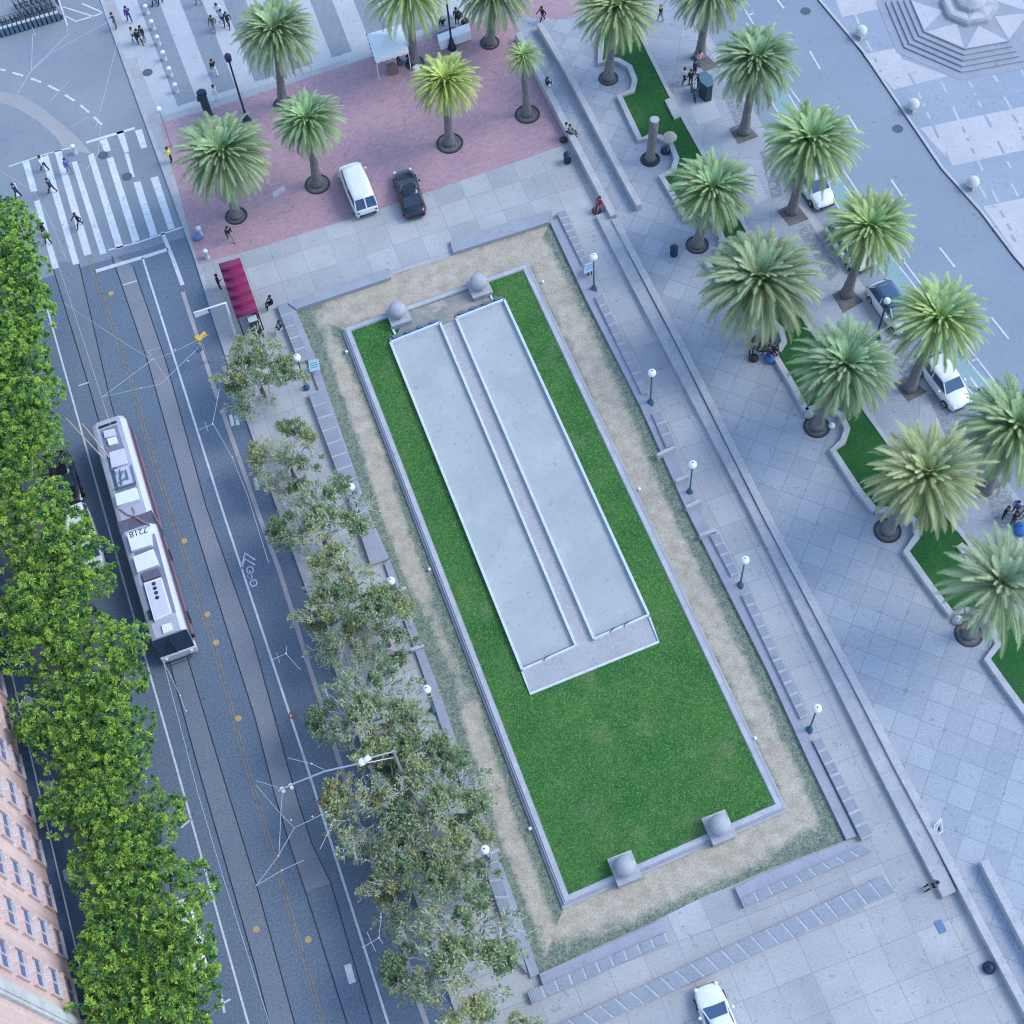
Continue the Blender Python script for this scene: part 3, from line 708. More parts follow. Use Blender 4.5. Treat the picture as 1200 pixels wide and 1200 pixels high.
# ---------------------------------------------------------------- palms
def mesh_np(name, V, Fq, tone, mat):
    """V (n*4,3) quads, tone (n,2) per face colour"""
    n = len(V) // 4
    me = bpy.data.meshes.new(name)
    me.vertices.add(n * 4); me.vertices.foreach_set('co', V.astype(np.float32).ravel())
    me.loops.add(n * 4); me.loops.foreach_set('vertex_index', np.arange(n * 4, dtype=np.int32))
    me.polygons.add(n); me.polygons.foreach_set('loop_start', np.arange(0, n * 4, 4, dtype=np.int32))
    me.materials.append(mat); me.update(calc_edges=True)
    ca = me.color_attributes.new('tone', 'FLOAT_COLOR', 'POINT')
    c = np.ones((n * 4, 4), np.float32); c[:, :2] = tone; ca.data.foreach_set('color', c.ravel())
    me.validate(); return me
def frond_crown(seed, nfr=125, droop=1.0, dry=.25, dens=30):
    r = random.Random(seed); V = []; T = []
    for i in range(nfr):
        q = i / nfr
        th0 = R_(88 - 112 * q ** .85 - 14 * max(0, q - .6) + r.uniform(-6, 6)); az = i * 2.39996 + r.uniform(-.12, .12)
        Lf = (1.35 + 2.25 * min(1, q * 2.4 + .1)) * r.uniform(.88, 1.08)
        if r.random() < .06: Lf *= 1.12
        ca, sa = math.cos(az), math.sin(az); H = Vector((ca, sa, 0)); S = Vector((-sa, ca, 0))
        n = dens; pos = Vector((0, 0, .15 * (1 - q))) + H * (.18 + .1 * q); tone0 = r.uniform(.25, .75) + (.35 if q < .12 else 0)
        k = (1.2 + .25 * q) * droop * r.uniform(.85, 1.15); tw = r.uniform(-.25, .25)
        side = r.uniform(-.25, .25); drf = dry if r.random() < .5 else dry * .3
        if q > .6: drf = max(drf, .35)
        if q > .82 and r.random() < .45: drf = .85
        prev = None
        for j in range(n + 1):
            s = j / n; th = th0 - k * s ** 1.6
            D = (H * math.cos(th) + Vector((0, 0, 1)) * math.sin(th) + S * side * s).normalized()
            pos = pos + D * (Lf / n)
            Sx = (S - D * S.dot(D)).normalized(); U = Sx.cross(D) * -1
            if U.z < 0 and th < 1.5: U = -U
            Sx2 = (Sx * math.cos(tw) + U * math.sin(tw))
            if prev is not None:
                w = .035 * (1 - s * .7)
                V += [prev - Sx2 * w + U * .01, prev + Sx2 * w + U * .01, pos + Sx2 * w + U * .01, pos - Sx2 * w + U * .01]; T += [(min(1, tone0 + .3), drf * .5)] * 4
            prev = pos.copy()
            if s < .08: continue
            ll = .50 * (math.sin(math.pi * min(1, s * .9 + .12)) ** .6) * r.uniform(.85, 1.1)
            for sg in (-1, 1):
                dl = (Sx2 * sg * .78 + D * (.62 + .5 * s) + U * r.uniform(.15, .42)).normalized()
                wv = D * .045; a = pos; b = pos + dl * ll * .55 + Vector((0, 0, -.01)); c = pos + dl * ll + Vector((0, 0, -.10 * ll / .5))
                tn = max(0, min(1, tone0 + r.uniform(-.18, .18)))
                V += [a - wv, a + wv, b + wv * .9, c]
                dr = min(1, drf * (s ** 2) * 1.6 * r.uniform(.4, 1.3))
                T += [(tn, dr * .3), (tn, dr * .3), (tn, dr * .7), (min(1, tn + .15), dr)]
    return mesh_np('fronds', np.array([tuple(v) for v in V]), None, np.array(T), m_frond)
CROWNS = {'full': frond_crown(11, 200), 'full2': frond_crown(12, 190, .95, .35), 'dense': frond_crown(13, 215, 1.05, .12), 'sparse': frond_crown(14, 92, .85, .55, 34), 'yellow': frond_crown(15, 150, .8, .75, 34), 'small': frond_crown(16, 90, 1.1, .3, 24)}
mb = MB(); mb.lathe((0, 0, 0), [(0, .35), (.25, .3), (.42, .05), (.50, -.35), (.46, -.8), (.36, -1.2), (.31, -1.4)], 14); meboss = mb.mesh('boss', m_boss, True)
def palm(hx, hy, bx, by, rpx, kind, col, label, ring=None, rootz=ZP):
    B = g(bx, by, rootz)
    h = min((k * .05 for k in range(60, 240)), key=lambda q: math.dist(g(hx, hy, q), B))
    T = g(hx, hy, h)
    rad = rpx / 16.2 * (CH - h) / CH / 1.0
    t = thing('palm_tree', label, 'palm tree', (*B, rootz), 0, 'date palms')
    dx, dy = T[0] - B[0], T[1] - B[1]; hh = h - rootz - .35
    mb = MB(); rr = random.Random(hx)
    path = []; rads = []
    for k in range(22):
        s = k / 21; path.append((dx * s ** 1.2, dy * s ** 1.2, hh * s))
        rads.append((.30 + .22 * (1 - s) ** 6 + (.05 if s > .85 else 0)) * (1.05 if k % 2 else .95) * min(1, rpx / 46 * .25 + .78))
    mb.tube(path, rads, 12); obj('trunk', (mb, m_trunk), t, shadesm=True)
    o = obj('boss', meboss, t, (dx, dy, hh + .15)); sc = rad / 3.05 * dict(full=.98, full2=.99, dense=1.0, sparse=.86, yellow=.80, small=.95)[kind]; o.scale = (sc, sc, sc)
    o = obj('crown', CROWNS[kind], t, (dx, dy, hh + .25)); o.scale = (sc, sc, sc); o.rotation_euler = (rr.uniform(-.06, .06), rr.uniform(-.06, .06), rr.uniform(0, 6.28))
    o.color = (*col, 1)
    if ring:
        mb = MB(); rw = ring / 15.3
        mb.lathe((0, 0, .015), [(0, .03), (rw * .8, .02), (rw * .9, .0)], 22); obj('soil', (mb, m_soil), t)
        mb = MB(); mb.lathe((0, 0, .0), [(rw * .86, .0), (rw * .88, .07), (rw, .07), (rw * 1.03, 0)], 26); obj('grate_ring', (mb, m_dark), t)
    return t
GG = (.245, .335, .165); GY = (.30, .41, .15); GD = (.24, .33, .165); GP = (.34, .37, .2); GL = (.25, .38, .17)
palm(262, 181, 277, 253, 56, 'dense', GG, 'broad grey green palm nearest the crosswalk, left end of the brick paving', 13)
palm(323, 38, 332, 122, 53, 'full', GG, 'broad palm behind the navy lamp post, touching the striped paving', 12)
palm(361, 142, 372, 216, 42, 'full2', GL, 'smaller bright palm left of the white van', 15)
palm(478, -10, 486, 74, 54, 'full2', GY, 'palm overhanging the white tent at the top', 12)
palm(580, -12, 574, 50, 50, 'full', GG, 'palm at the top edge just right of the white table', 12)
palm(522, 96, 527, 168, 41, 'full2', (0.392, 0.469, 0.123), 'yellowish palm in a round grate in the middle of the brick paving', 16)
palm(613, 66, 618, 134, 26, 'small', GY, 'smallest palm, thin crown, beside the brick paving edge wall', 15)
palm(722, 10, 713, 92, 52, 'full2', (0.297, 0.373, 0.174), 'wide palm at the top of the palm lawn', 12)
palm(832, -12, 820, 66, 50, 'full', GG, 'palm at the top edge beside the right road')
palm(886, 72, 872, 155, 50, 'dense', GD, 'dense palm beside the right road above the group of people')
palm(835, 222, 817, 287, 48, 'full2', (0.257, 0.373, 0.174), 'palm beside the trash can on the promenade', 13)
palm(950, 167, 928, 248, 56, 'full', (0.284, 0.400, 0.174), 'large palm over the first parked white car')
palm(1020, 267, 992, 345, 48, 'full2', GY, 'palm over the second parked white car')
palm(890, 330, 893, 402, 68, 'full', (0.257, 0.331, 0.174), 'widest palm with an orange fruiting heart, above the seated group', 12)
palm(1100, 375, 1066, 455, 51, 'full2', (0.311, 0.428, 0.160), 'palm between the two right hand parked cars')
palm(990, 430, 957, 500, 54, 'dense', (.23, .33, .165), 'dense grey green palm leaning over the palm lawn', 14)
palm(1191, 502, 1155, 575, 60, 'full', (0.270, 0.373, 0.174), 'palm cut by the right edge beside the road')
palm(1085, 557, 1040, 622, 70, 'yellow', (0.338, 0.400, 0.189), 'big loose palm with yellow outer fronds', 14)
palm(1173, 684, 1135, 743, 66, 'sparse', (0.270, 0.359, 0.203), 'sparse spiky palm at the right edge with thin trunk', 14)
# orange fruit stalks
for hx, hy, bx, by in ((893, 347, 893, 402), (1088, 584, 1040, 622)):
    mb = MB(); rr = random.Random(hx)
    for k in range(26):
        a = rr.uniform(0, 6.28); l = rr.uniform(.3, .7); mb.tube([(0, 0, 0), (math.cos(a) * l * .5, math.sin(a) * l * .5, .25), (math.cos(a) * l, math.sin(a) * l, rr.uniform(-.3, .1))], .035, 4)
    par = [o for o in bpy.data.objects if o.name.startswith('palm_tree') and math.dist(o.location[:2], g(bx, by, ZP)) < .1][0]
    P = g(hx, hy, 7.6); obj('fruit_stalks', (mb, surf('orange_stalks', (.50, .20, .06))), par, (P[0] - par.location.x, P[1] - par.location.y, 7.6 - ZP))
# bare stump
B = g(762, 187, ZP); T = g(767, 140, 3.3)
h = min((k * .05 for k in range(20, 140)), key=lambda q: math.dist(g(767, 140, q), B)); T = g(767, 140, h)
t = thing('palm_stump', 'bare crownless palm stump leaning over the palm lawn', 'palm stump', (*B, ZP))
mb = MB(); mb.tube([(0, 0, 0), (.0, .0, .5), ((T[0]-B[0])*.5, (T[1]-B[1])*.5, h*.5), (T[0]-B[0], T[1]-B[1], h - ZP)], [.52, .36, .33, .36], 14); obj('trunk', (mb, m_trunk), t, shadesm=True)
mb = MB(); mb.lathe((T[0]-B[0], T[1]-B[1], h - ZP), [(0, .06), (.3, .05), (.37, .0)], 14); obj('cut_top', (mb, m_stone), t)
mb = MB(); mb.lathe((0, 0, 0), [(.62, 0), (.63, .07), (.76, .07), (.78, 0)], 24); mb.lathe((0, 0, 0), [(0, .03), (.62, .03)], 20); obj('grate_ring', (mb, m_dark), t)

# ---------------------------------------------------------------- leafy trees
def ficus_mesh(seed, R, tufts=620, lv=42):
    r = np.random.RandomState(seed); V = []; T = []
    nb = 22; blobs = []
    for k in range(nb):
        a = r.uniform(0, 6.28); d = R * .78 * math.sqrt(r.uniform(0, 1)); blobs.append((math.cos(a) * d, math.sin(a) * d, r.uniform(-1.3, 1.1) + 1.3 * (1 - (d / R) ** 2), r.uniform(.26, .40) * R))
    blobs += [(0, 0, -.5, R * .55)]
    for k in range(tufts):
        b = blobs[r.randint(len(blobs))]
        while True:
            n = r.normal(size=3); n /= np.linalg.norm(n)
            if n[2] > -.45: break
        br = b[3]; c = np.array([b[0], b[1], b[2]]) + n * br * np.array([1, 1, .85]) * r.uniform(.85, 1.12)
        up = n * .7 + np.array([0, 0, .6]); up /= np.linalg.norm(up)
        tone = np.clip(r.beta(1.1, 1.5), 0, 1); ts = r.uniform(.75, 1.25)
        d = r.normal(size=(lv, 3)) * .75 + up * 1.0; d /= np.linalg.norm(d, axis=1)[:, None]
        ln_ = r.uniform(.17, .34, (lv, 1)) * ts; base = c + d * r.uniform(0, .14, (lv, 1))
        sd = np.cross(d, r.normal(size=(lv, 3))); sd /= np.linalg.norm(sd, axis=1)[:, None]; w = r.uniform(.035, .065, (lv, 1)) * ts
        tip = base + d * ln_ - np.array([0, 0, .05]); mid = base + d * ln_ * .5
        q = np.stack([base, mid - sd * w, tip, mid + sd * w], 1).reshape(-1, 3); V.append(q)
        tn = np.clip(tone + r.uniform(-.2, .2, (lv, 1)), 0, 1); tt = np.concatenate([tn * .75, tn, np.clip(tn * 1.25, 0, 1), tn], 1).reshape(-1, 1)
        T.append(np.concatenate([tt, tt * 0], 1))
    return mesh_np('foliage', np.concatenate(V), None, np.concatenate(T), m_ficus)
FM = [ficus_mesh(s, 4.2) for s in (1, 2, 3)]
def limbs(seed, h, spread, n=6, r0=.2, mat=m_bark):
    rr = random.Random(seed); mb = MB(); mb.tube([(0, 0, 0), (.05, 0, h * .45)], [r0 * 1.3, r0], 8)
    for k in range(n):
        a = 6.28 * k / n + rr.uniform(-.3, .3); s = spread * rr.uniform(.6, 1)
        mb.tube([(.05, 0, h * .42), (math.cos(a) * s * .4, math.sin(a) * s * .4, h * .7), (math.cos(a) * s, math.sin(a) * s, h * .95)], [r0 * .7, r0 * .45, r0 * .15], 6)
    return mb.mesh('trunk', mat, True)
FT = limbs(5, 5.2, 2.6)
fic = [(2, 328, 52, 'between the topmost two against the left edge'), (10, 420, 54, 'fourth from the top against the left edge'), (-28, 430, 55, 'half outside the left edge, beside the third one from the top'), (-12, 545, 55, 'half outside the left edge, level with the bus tail'), (2, 282, 54, 'topmost, cut by the left edge beside the crosswalk'), (6, 372, 56, 'second from the top, beside the empty lane above the bus'), (8, 468, 56, 'third from the top, just above the dark parked car'), (36, 522, 46, 'reaching over the dark parked car from above'),
       (40, 622, 56, 'at the left edge level with the bus joint'), (74, 668, 50, 'bulging toward the middle of the bus'), (50, 735, 60, 'left, level with the front end of the bus'), (112, 778, 56, 'bulging toward the street just below the bus'), (80, 835, 52, 'against the dark ledge, below the bus front'),
       (132, 872, 50, 'mid row, street side, level with the long bracket arm'), (100, 925, 46, 'mid row, building side, above the pale boxes'), (152, 950, 52, 'street side, right of the pale boxes'), (140, 1022, 50, 'building side with dark gap to its left'),
       (186, 1062, 56, 'widest bulge toward the street near the bottom'), (152, 1122, 50, 'building side near the bottom corner'), (204, 1150, 50, 'bottom, hiding a white parked car'), (165, 1215, 62, 'cut by the bottom edge beside the building')]
for k, (x, y, rp, lb) in enumerate(fic):
    zc_ = 6.2; P = g(x, y, zc_ + .3); rad = rp * 1.02 / 15.2 * (CH - zc_) / CH
    t = thing('broadleaf_tree', 'bright green street tree, ' + lb, 'tree', (*P, ZP), 0, 'green street trees along the left side')
    sc = rad / 4.2
    o = obj('trunk', FT, t); o = obj('crown', FM[k % 3], t, (0, 0, zc_)); o.scale = (sc, sc, sc * .95); o.rotation_euler.z = k * 1.9
# grey, twiggy plane trees
def plane_meshes(seed, R=4.2, nleaf=15000):
    rr = random.Random(seed); tw = MB(); ends = []
    def grow(p, d, l, r, lev):
        n = 3; path = [p]; q = Vector(p); dd = Vector(d)
        for i in range(n):
            dd = (dd + Vector((rr.uniform(-.2, .2), rr.uniform(-.2, .2), rr.uniform(-.1, .16)))).normalized(); q = q + dd * l / n; path.append(q.copy())
        tw.tube(path, [r, r * .85, r * .7, r * .5], 5 if lev < 3 else 3, 0 if lev > 0 else 1, cap=False)
        if lev >= 3: ends.append((q, dd, path[1])) 
        if lev == 5: return
        for k in range((5, 4, 4, 3, 3)[lev]):
            a = rr.uniform(0, 6.28); ax = dd.orthogonal().normalized(); ax = Quaternion(dd, a) @ ax
            nd = (dd + ax * rr.uniform(.5, 1.05)).normalized(); nd.z = nd.z * .75 + .05; nd.normalize()
            st = path[rr.choice((2, 3, 3))]
            grow(st, nd, l * rr.uniform(.55, .78), r * .66, lev + 1)
    for k in range(7):
        a = 6.28 * k / 7 + rr.uniform(-.3, .3); grow(Vector((0, 0, 2.4)), Vector((math.cos(a), math.sin(a), rr.uniform(.5, 1.3))).normalized(), R * .46, .10, 1)
    tw.tube([(0, 0, 0), (0, 0, 1.2), (0, 0, 2.5)], [.26, .2, .17], 8, 1)
    r = np.random.RandomState(seed); E = np.array([tuple(e[0]) for e in ends]); 
    # patchy leaves: some boughs keep theirs, others are bare
    patch = r.normal(size=(16, 3)) * np.array([R * .62, R * .62, .9]) + np.array([0, 0, 4.4]); wgt = np.zeros(len(E)) + .10
    ptone = r.uniform(0, 1, 16)
    dm = np.linalg.norm(E[:, None] - patch[None], axis=2); near_ = dm.argmin(1); wgt += (dm.min(1) < 1.15) * 1.0
    idx = r.choice(len(E), nleaf // 6, p=wgt / wgt.sum()); V = []; T = []
    for i in idx:
        c = E[i] + r.normal(size=3) * .12; lv = 6
        d = r.normal(size=(lv, 3)) + np.array([0, 0, .5]); d /= np.linalg.norm(d, axis=1)[:, None]
        sd = np.cross(d, r.normal(size=(lv, 3))); sd /= np.linalg.norm(sd, axis=1)[:, None]
        base = c + d * .05; tip = base + d * r.uniform(.14, .28, (lv, 1)); mid = (base + tip) / 2; w = r.uniform(.045, .085, (lv, 1))
        V.append(np.stack([base, mid - sd * w, tip, mid + sd * w], 1).reshape(-1, 3))
        tn = np.full((lv * 4, 1), np.clip(ptone[near_[i]] * .7 + r.uniform(0, .35), 0, 1)); yl = np.full((lv * 4, 1), .75 if r.rand() < .14 + .3 * (ptone[near_[i]] > .8) else 0.)
        T.append(np.concatenate([tn, yl], 1))
    return tw.mesh('branches', [m_twig, m_bark], True), mesh_np('leaves', np.concatenate(V), None, np.concatenate(T), m_plane), float(np.percentile(np.hypot(E[:, 0], E[:, 1]), 95))
PM = [plane_meshes(s) for s in (21, 22, 23)]
pls = [(296, 428, 54, 'topmost, beside the yellow traffic signal'), (332, 524, 44, 'smallest round one, second from the top'), (372, 612, 60, 'third from the top, beside the plain slab bench'), (400, 705, 66, 'large, level with the middle of the bocce courts, street side'),
       (446, 726, 48, 'leaning over the lamp at the grass edge'), (425, 835, 62, 'yellow tinged, just above the bracket arm light'), (475, 872, 56, 'pale, right of the bracket arm light'), (448, 938, 66, 'below the bracket arm, street side'), (512, 938, 56, 'bare branched, reaching the worn grass'),
       (474, 1020, 58, 'street side, second from the bottom'), (540, 1000, 46, 'by the lowest left lamp'), (528, 1125, 70, 'large one at the bottom left of the lower bench'), (612, 1215, 36, 'low one peeking in at the bottom edge')]
for k, (x, y, rp, lb) in enumerate(pls):
    zc_ = 4.4; P = g(x, y, zc_); rad = rp * (1 if k < 2 else .91) / 15.2 * (CH - zc_) / CH
    t = thing('plane_tree', 'twiggy plane tree, ' + lb, 'tree', (*P, ZP), k * 2.1, 'thin grey green trees beside the grass')
    bme, lme, rr_ = PM[k % 3]; sc = rad / rr_
    o = obj('branches', bme, t); o.scale = (sc, sc, min(1.05, sc)); o = obj('leaves', lme, t); o.scale = (sc, sc, min(1.05, sc))

# ---------------------------------------------------------------- building with pink facade on the left
XF = -22.1; YB0, YB1 = -10., 62.
t = thing('apartment_building', 'tall pink brick building with rows of windows at the lower left corner', 'building', (0, 0, 0))
mb = MB(); mb.box((XF - 10, (YB0 + YB1) / 2, 12), (20, YB1 - YB0, 24)); obj('facade', (mb, m_pinkwall), t)
mb = MB(); mb.box((XF - 10, (YB0 + YB1) / 2, 24.2), (20.6, YB1 - YB0 + .6, .5)); obj('roof', (mb, surf('roof_gravel', (.25, .25, .26))), t)
mb = MB(); mb.box((XF + .28, (YB0 + YB1) / 2, 2.2), (.62, YB1 - YB0, 4.9 - .4)); mb.box((XF + .3, (YB0 + YB1) / 2, 4.55), (.62, YB1 - YB0, .12)); obj('ledge', (mb, m_blueledge), t)
mb = MB(); mb.box((XF + .63, (YB0 + YB1) / 2, 4.62), (.06, YB1 - YB0, .12)); obj('ledge_rim', (mb, m_cream), t)
ys = [24.05 + 2.82 * k for k in range(-4, 13)]
mb1 = MB(); mb1.box((.02, .0, .0), (.05, 1.5, 1.6)); mw = mb1.mesh('window', m_shade)
mb2 = MB(); mb2.box((.06, .36, .36), (.04, .66, .8)); mb2.box((.06, -.36, .42), (.04, .66, .68)); mg2 = mb2.mesh('pane', m_blind)
mb3 = MB(); mb3.box((.10, 0, -.86), (.24, 1.7, .1)); ms2 = mb3.mesh('sill', m_cream)
mb4 = MB(); mb4.box((.11, 0, .88), (.22, 1.7, .16)); mb4.box((.09, .8, 0), (.18, .1, 1.62)); mb4.box((.09, -.8, 0), (.18, .1, 1.62)); mb4.box((.07, 0, 0), (.1, .07, 1.6)); mfr = mb4.mesh('frame', m_pinkwall)
nw = 0
for y in ys:
    if 21.0 < y < 23.2: continue
    for z in (6.0, 8.68, 11.33, 13.97, 16.6, 19.2, 21.8):
        if nw >= 96: break
        w = obj('window', mw, t, (XF, y, z)); nw += 1
        obj('pane', mg2, w); obj('sill', ms2, w); obj('frame', mfr, w)
mb = MB(); mb.box((XF + .08, 22.05, 14.3), (.3, .85, 19.2)); mb.box((XF + .1, 22.05, 14.3), (.42, .45, 19.2)); obj('pilaster', (mb, m_cream), t)
for x, y in ((18, 828), (42, 927), (65, 1030), (89, 1137)):
    P = g(x, y, 3.4); mb = MB(); mb.box((XF + .85, P[1], 3.2), (.5, .7, .5)); obj('bracket', (mb, m_cream), t)
for (x, y, lb) in ((56, 957, 'upper'), (60, 973, 'lower')):
    P = g(x, y, .9); mb = MB(); mb.box((0, 0, .42), (.7, 1.1, .8)); mb.box((0, 0, .85), (.78, 1.18, .06)); tag(obj('utility_box', (mb, m_steel), None, (*P, ZP), bevel=.03), 'pale metal utility box on the shaded sidewalk by the building, %s of two' % lb, 'utility box')

# ---------------------------------------------------------------- trolleybus
BX0, BX1, BY0, BY1 = -13.02, -10.52, 43.75, 61.65
t = thing('articulated_trolleybus', 'long articulated grey, white and red trolleybus driving down the left street', 'bus', (0, 0, 0))
def busprofile(x0, x1, z1=3.12):
    r = .38
    return [(x0, .35, 0), (x0, 1.15, 1), (x0 + .02, 2.35, 2), (x0 + .04, 2.75, 0), (x0 + .12, 2.95, 3), (x0 + r, z1, 3), (x1 - r, z1, 3), (x1 - .12, 2.95, 2), (x1 - .04, 2.75, 0), (x1 - .02, 2.35, 1), (x1, 1.15, 0), (x1, .35, 0)]
def bussec(name, ys_, prof_fn, mats):
    mb = MB(); vs = []; n = 12
    for y, dx, ins, zs in ys_:
        p = busprofile(BX0 + dx + ins, BX1 + dx - ins)
        vs += [(a, y + 0, .35 + (b - .35) * zs) for a, b, _ in p]
    mi_ = [0, 1, 2, 3, 3, 4, 3, 3, 2, 1, 0]
    for i in range(len(ys_) - 1):
        for k in range(n - 1):
            a = i * n + k; mb.add([vs[a], vs[a+1], vs[a+1+n], vs[a+n]], [(0, 1, 2, 3)], mi_[k])
    mb.add(vs[:n], [tuple(range(n))], 3); mb.add(vs[-n:], [tuple(range(n - 1, -1, -1))], 3)
    return obj(name, (mb, mats), t)
mats = [m_busred, m_glass, m_busred, m_busside, m_busroof]
bussec('front_section', [(BY0 + .55, .0, .03, 1.), (52.55, 0, 0, 1)], None, mats)
bussec('rear_section', [(53.45, .02, 0, 1), (61.35, .08, 0, 1), (BY1, .08, .12, .96)], None, mats)
mb = MB()
for k in range(11):
    y = 52.55 + .9 * k / 10; ins = .10 if k % 2 else .02
    mb.box(((BX0 + BX1) / 2, y, 1.72), (BX1 - BX0 - ins * 2 - .05, .085, 2.72))
obj('bellows', (mb, m_bellows), t)
# front mask: windshield + bumper
xa, xb = BX0 + .1, BX1 - .1
mb = MB(); mb.add([(xa, BY0 + .56, 2.95), (xb, BY0 + .56, 2.95), (xb, BY0 + .10, 1.15), (xa, BY0 + .10, 1.15)], [(0, 3, 2, 1)])
mb.add([(xa, BY0 + .56, 2.95), (xa, BY0 + .10, 1.15), (xa, BY0 + .56, 1.15)], [(0, 1, 2)]); mb.add([(xb, BY0 + .56, 2.95), (xb, BY0 + .10, 1.15), (xb, BY0 + .56, 1.15)], [(0, 2, 1)])
ws = obj('windshield', (mb, m_glass), t)
mb = MB(); mb.box(((xa + xb) / 2, BY0 + .35, 2.6), (.06, .35, .05)); mb.box(((xa + xb) / 2, BY0 + .20, 2.0), (.05, .3, 1.6)); obj('centre_post', (mb, m_dark), t)
mb = MB(); mb.box(((xa + xb) / 2, BY0 + .28, .75), (xb - xa + .12, .56, .8)); obj('bumper', (mb, m_busside), t, bevel=.08)
for sx in (xa + .3, xb - .3):
    mb = MB(); mb.lathe((sx, BY0 + .02, .95), [(0, .1), (.13, .06), (.15, 0)], 12); obj('headlight', (mb, m_lamp), t)
mb = MB(); mb.tube([(xa + .2, BY0 - .25, .7), (xb - .5, BY0 - .25, .7)], .03, 6); mb.tube([(xa + .2, BY0 - .05, .6), (xa + .2, BY0 - .5, .8)], .03, 6); mb.tube([(xb - .5, BY0 - .05, .6), (xb - .5, BY0 - .5, .8)], .03, 6); mb.tube([(xa + .2, BY0 - .5, .8), (xb - .5, BY0 - .5, .8)], .03, 6); obj('bike_rack', (mb, m_dark), t)
for sx, s in ((BX0, -1), (BX1, 1)):
    mb = MB(); mb.box((sx + s * .12, BY0 + .25, 2.3), (.22, .12, .42)); obj('mirror', (mb, m_black), t, bevel=.02)
for sx in (BX0 + .1, BX1 - .1):
    for wy in (46.3, 51.2, 57.8):
        mb = MB(); mb.tube([(sx - .13, wy, .48), (sx + .13, wy, .48)], .47, 18); mb.tube([(sx - .15, wy, .48), (sx + .15, wy, .48)], .25, 12, 0); obj('wheel', (mb, m_black), t)
def rb(name, T, mat, h0=3.1, h1=3.35, o=(90, 480), k=8, bev=.02):
    mb = MB(); mb.prism([g(o[0] + x / k, o[1] + y / k, h1) for x, y in T], h0, h1); return obj(name, (mb, mat), t, bevel=bev)
m_deck = plain('bus_deck', (.20, .21, .28), .6)
rb('roof_deck', [(215, 195), (375, 140), (605, 850), (395, 905)], m_deck, 3.1, 3.13)
rb('roof_deck', [(265, 20), (490, -40), (690, 700), (470, 790)], m_deck, 3.1, 3.13, (120, 630))
rb('rear_grille', [(200, 160), (370, 100), (375, 120), (205, 182)], m_black, 3.1, 3.16)
rb('roof_unit', [(245, 200), (350, 175), (370, 240), (260, 265)], m_busside, 3.1, 3.3)
rb('roof_hatch', [(280, 272), (365, 248), (385, 312), (300, 335)], m_roofwhite, 3.1, 3.3)
gb = rb('battery_box', [(300, 400), (440, 360), (480, 500), (325, 545)], m_busside, 3.1, 3.42)
rb('trolley_base', [(345, 560), (505, 510), (545, 690), (380, 740)], m_busside, 3.1, 3.2)
mb = MB()
for (x, y), (u, v) in (((320, 555), (375, 535)), ((505, 515), (550, 690)), ((345, 740), (555, 680)), ((345, 565), (385, 740)), ((400, 560), (420, 700)), ((455, 560), (480, 650)), ((320, 555), (370, 600)), ((395, 680), (470, 630)), ((430, 570), (400, 640))):
    mb.tube([(*g(90 + x / 8, 480 + y / 8, 3.35), 3.32), (*g(90 + u / 8, 480 + v / 8, 3.35), 3.32)], .055, 6)
obj('pole_gear', (mb, m_teal2), t)
rb('roof_box', [(355, 790), (555, 727), (590, 838), (375, 900)], m_roofwhite, 3.1, 3.45)
mb = MB()
for l in ([(400, 925), (470, 980), (540, 1000)], [(560, 1010), (620, 1050), (680, 1075)], [(520, 910), (545, 960), (540, 1000)]): mb.tube([(*g(90 + x / 8, 480 + y / 8, 3.25), 3.22) for x, y in l], .05, 6)
obj('cable', (mb, m_pinkpipe), t)
nb_ = rb('roof_box', [(465, 1165), (690, 1095), (705, 1265), (512, 1325)], m_roofwhite, 3.1, 3.45)
rb('roof_box', [(285, 180), (475, 105), (530, 250), (325, 325)], m_roofwhite, 3.1, 3.45, (120, 630))
rb('roof_grille', [(365, 345), (520, 285), (550, 352), (390, 412)], m_bellows, 3.1, 3.3, (120, 630))
ac = rb('air_conditioner', [(385, 425), (550, 370), (650, 705), (485, 780)], m_roofwhite, 3.1, 3.42, (120, 630))
mb = MB(); mb.prism([g(120 + x / 8, 630 + y / 8, 3.44) for x, y in [(405, 435), (545, 388), (635, 697), (495, 762)]], 3.41, 3.43); obj('grille', (mb, m_busside), ac)
for x, y in ((480, 430), (490, 472), (503, 515), (512, 560)):
    P = g(120 + x / 8, 630 + y / 8, 3.46); mb = MB(); mb.lathe((*P, 3.43), [(0, .05), (.06, .05), (.07, .03), (.12, .03), (.14, 0)], 14); obj('fan', (mb, m_dark), ac)
rb('roof_hatch', [(550, 820), (640, 795), (655, 867), (570, 900)], m_roofwhite, 3.1, 3.25, (120, 630))
rb('roof_vent', [(415, 685), (450, 672), (475, 762), (440, 775)], m_dark, 3.1, 3.2, (120, 630))
# roof number, read from the other end of the bus
def text(body, size, loc, rot, mat, parent, name='fleet_number'):
    cu = bpy.data.curves.new(name, 'FONT'); cu.body = body; cu.size = size; cu.align_x = 'CENTER'; cu.align_y = 'CENTER'; cu.extrude = .004
    o = bpy.data.objects.new('tmp', cu); COL.objects.link(o)
    dg = bpy.context.evaluated_depsgraph_get(); me = bpy.data.meshes.new_from_object(o.evaluated_get(dg)); bpy.data.objects.remove(o)
    me.materials.clear(); me.materials.append(mat); q = obj(name, me, parent); q.location = loc; q.rotation_euler = rot; return q
P = g(162, 623.5, 3.46); text('7218', .62, (*P, 3.458), (0, 0, R_(180 - 1)), m_dark, nb_)
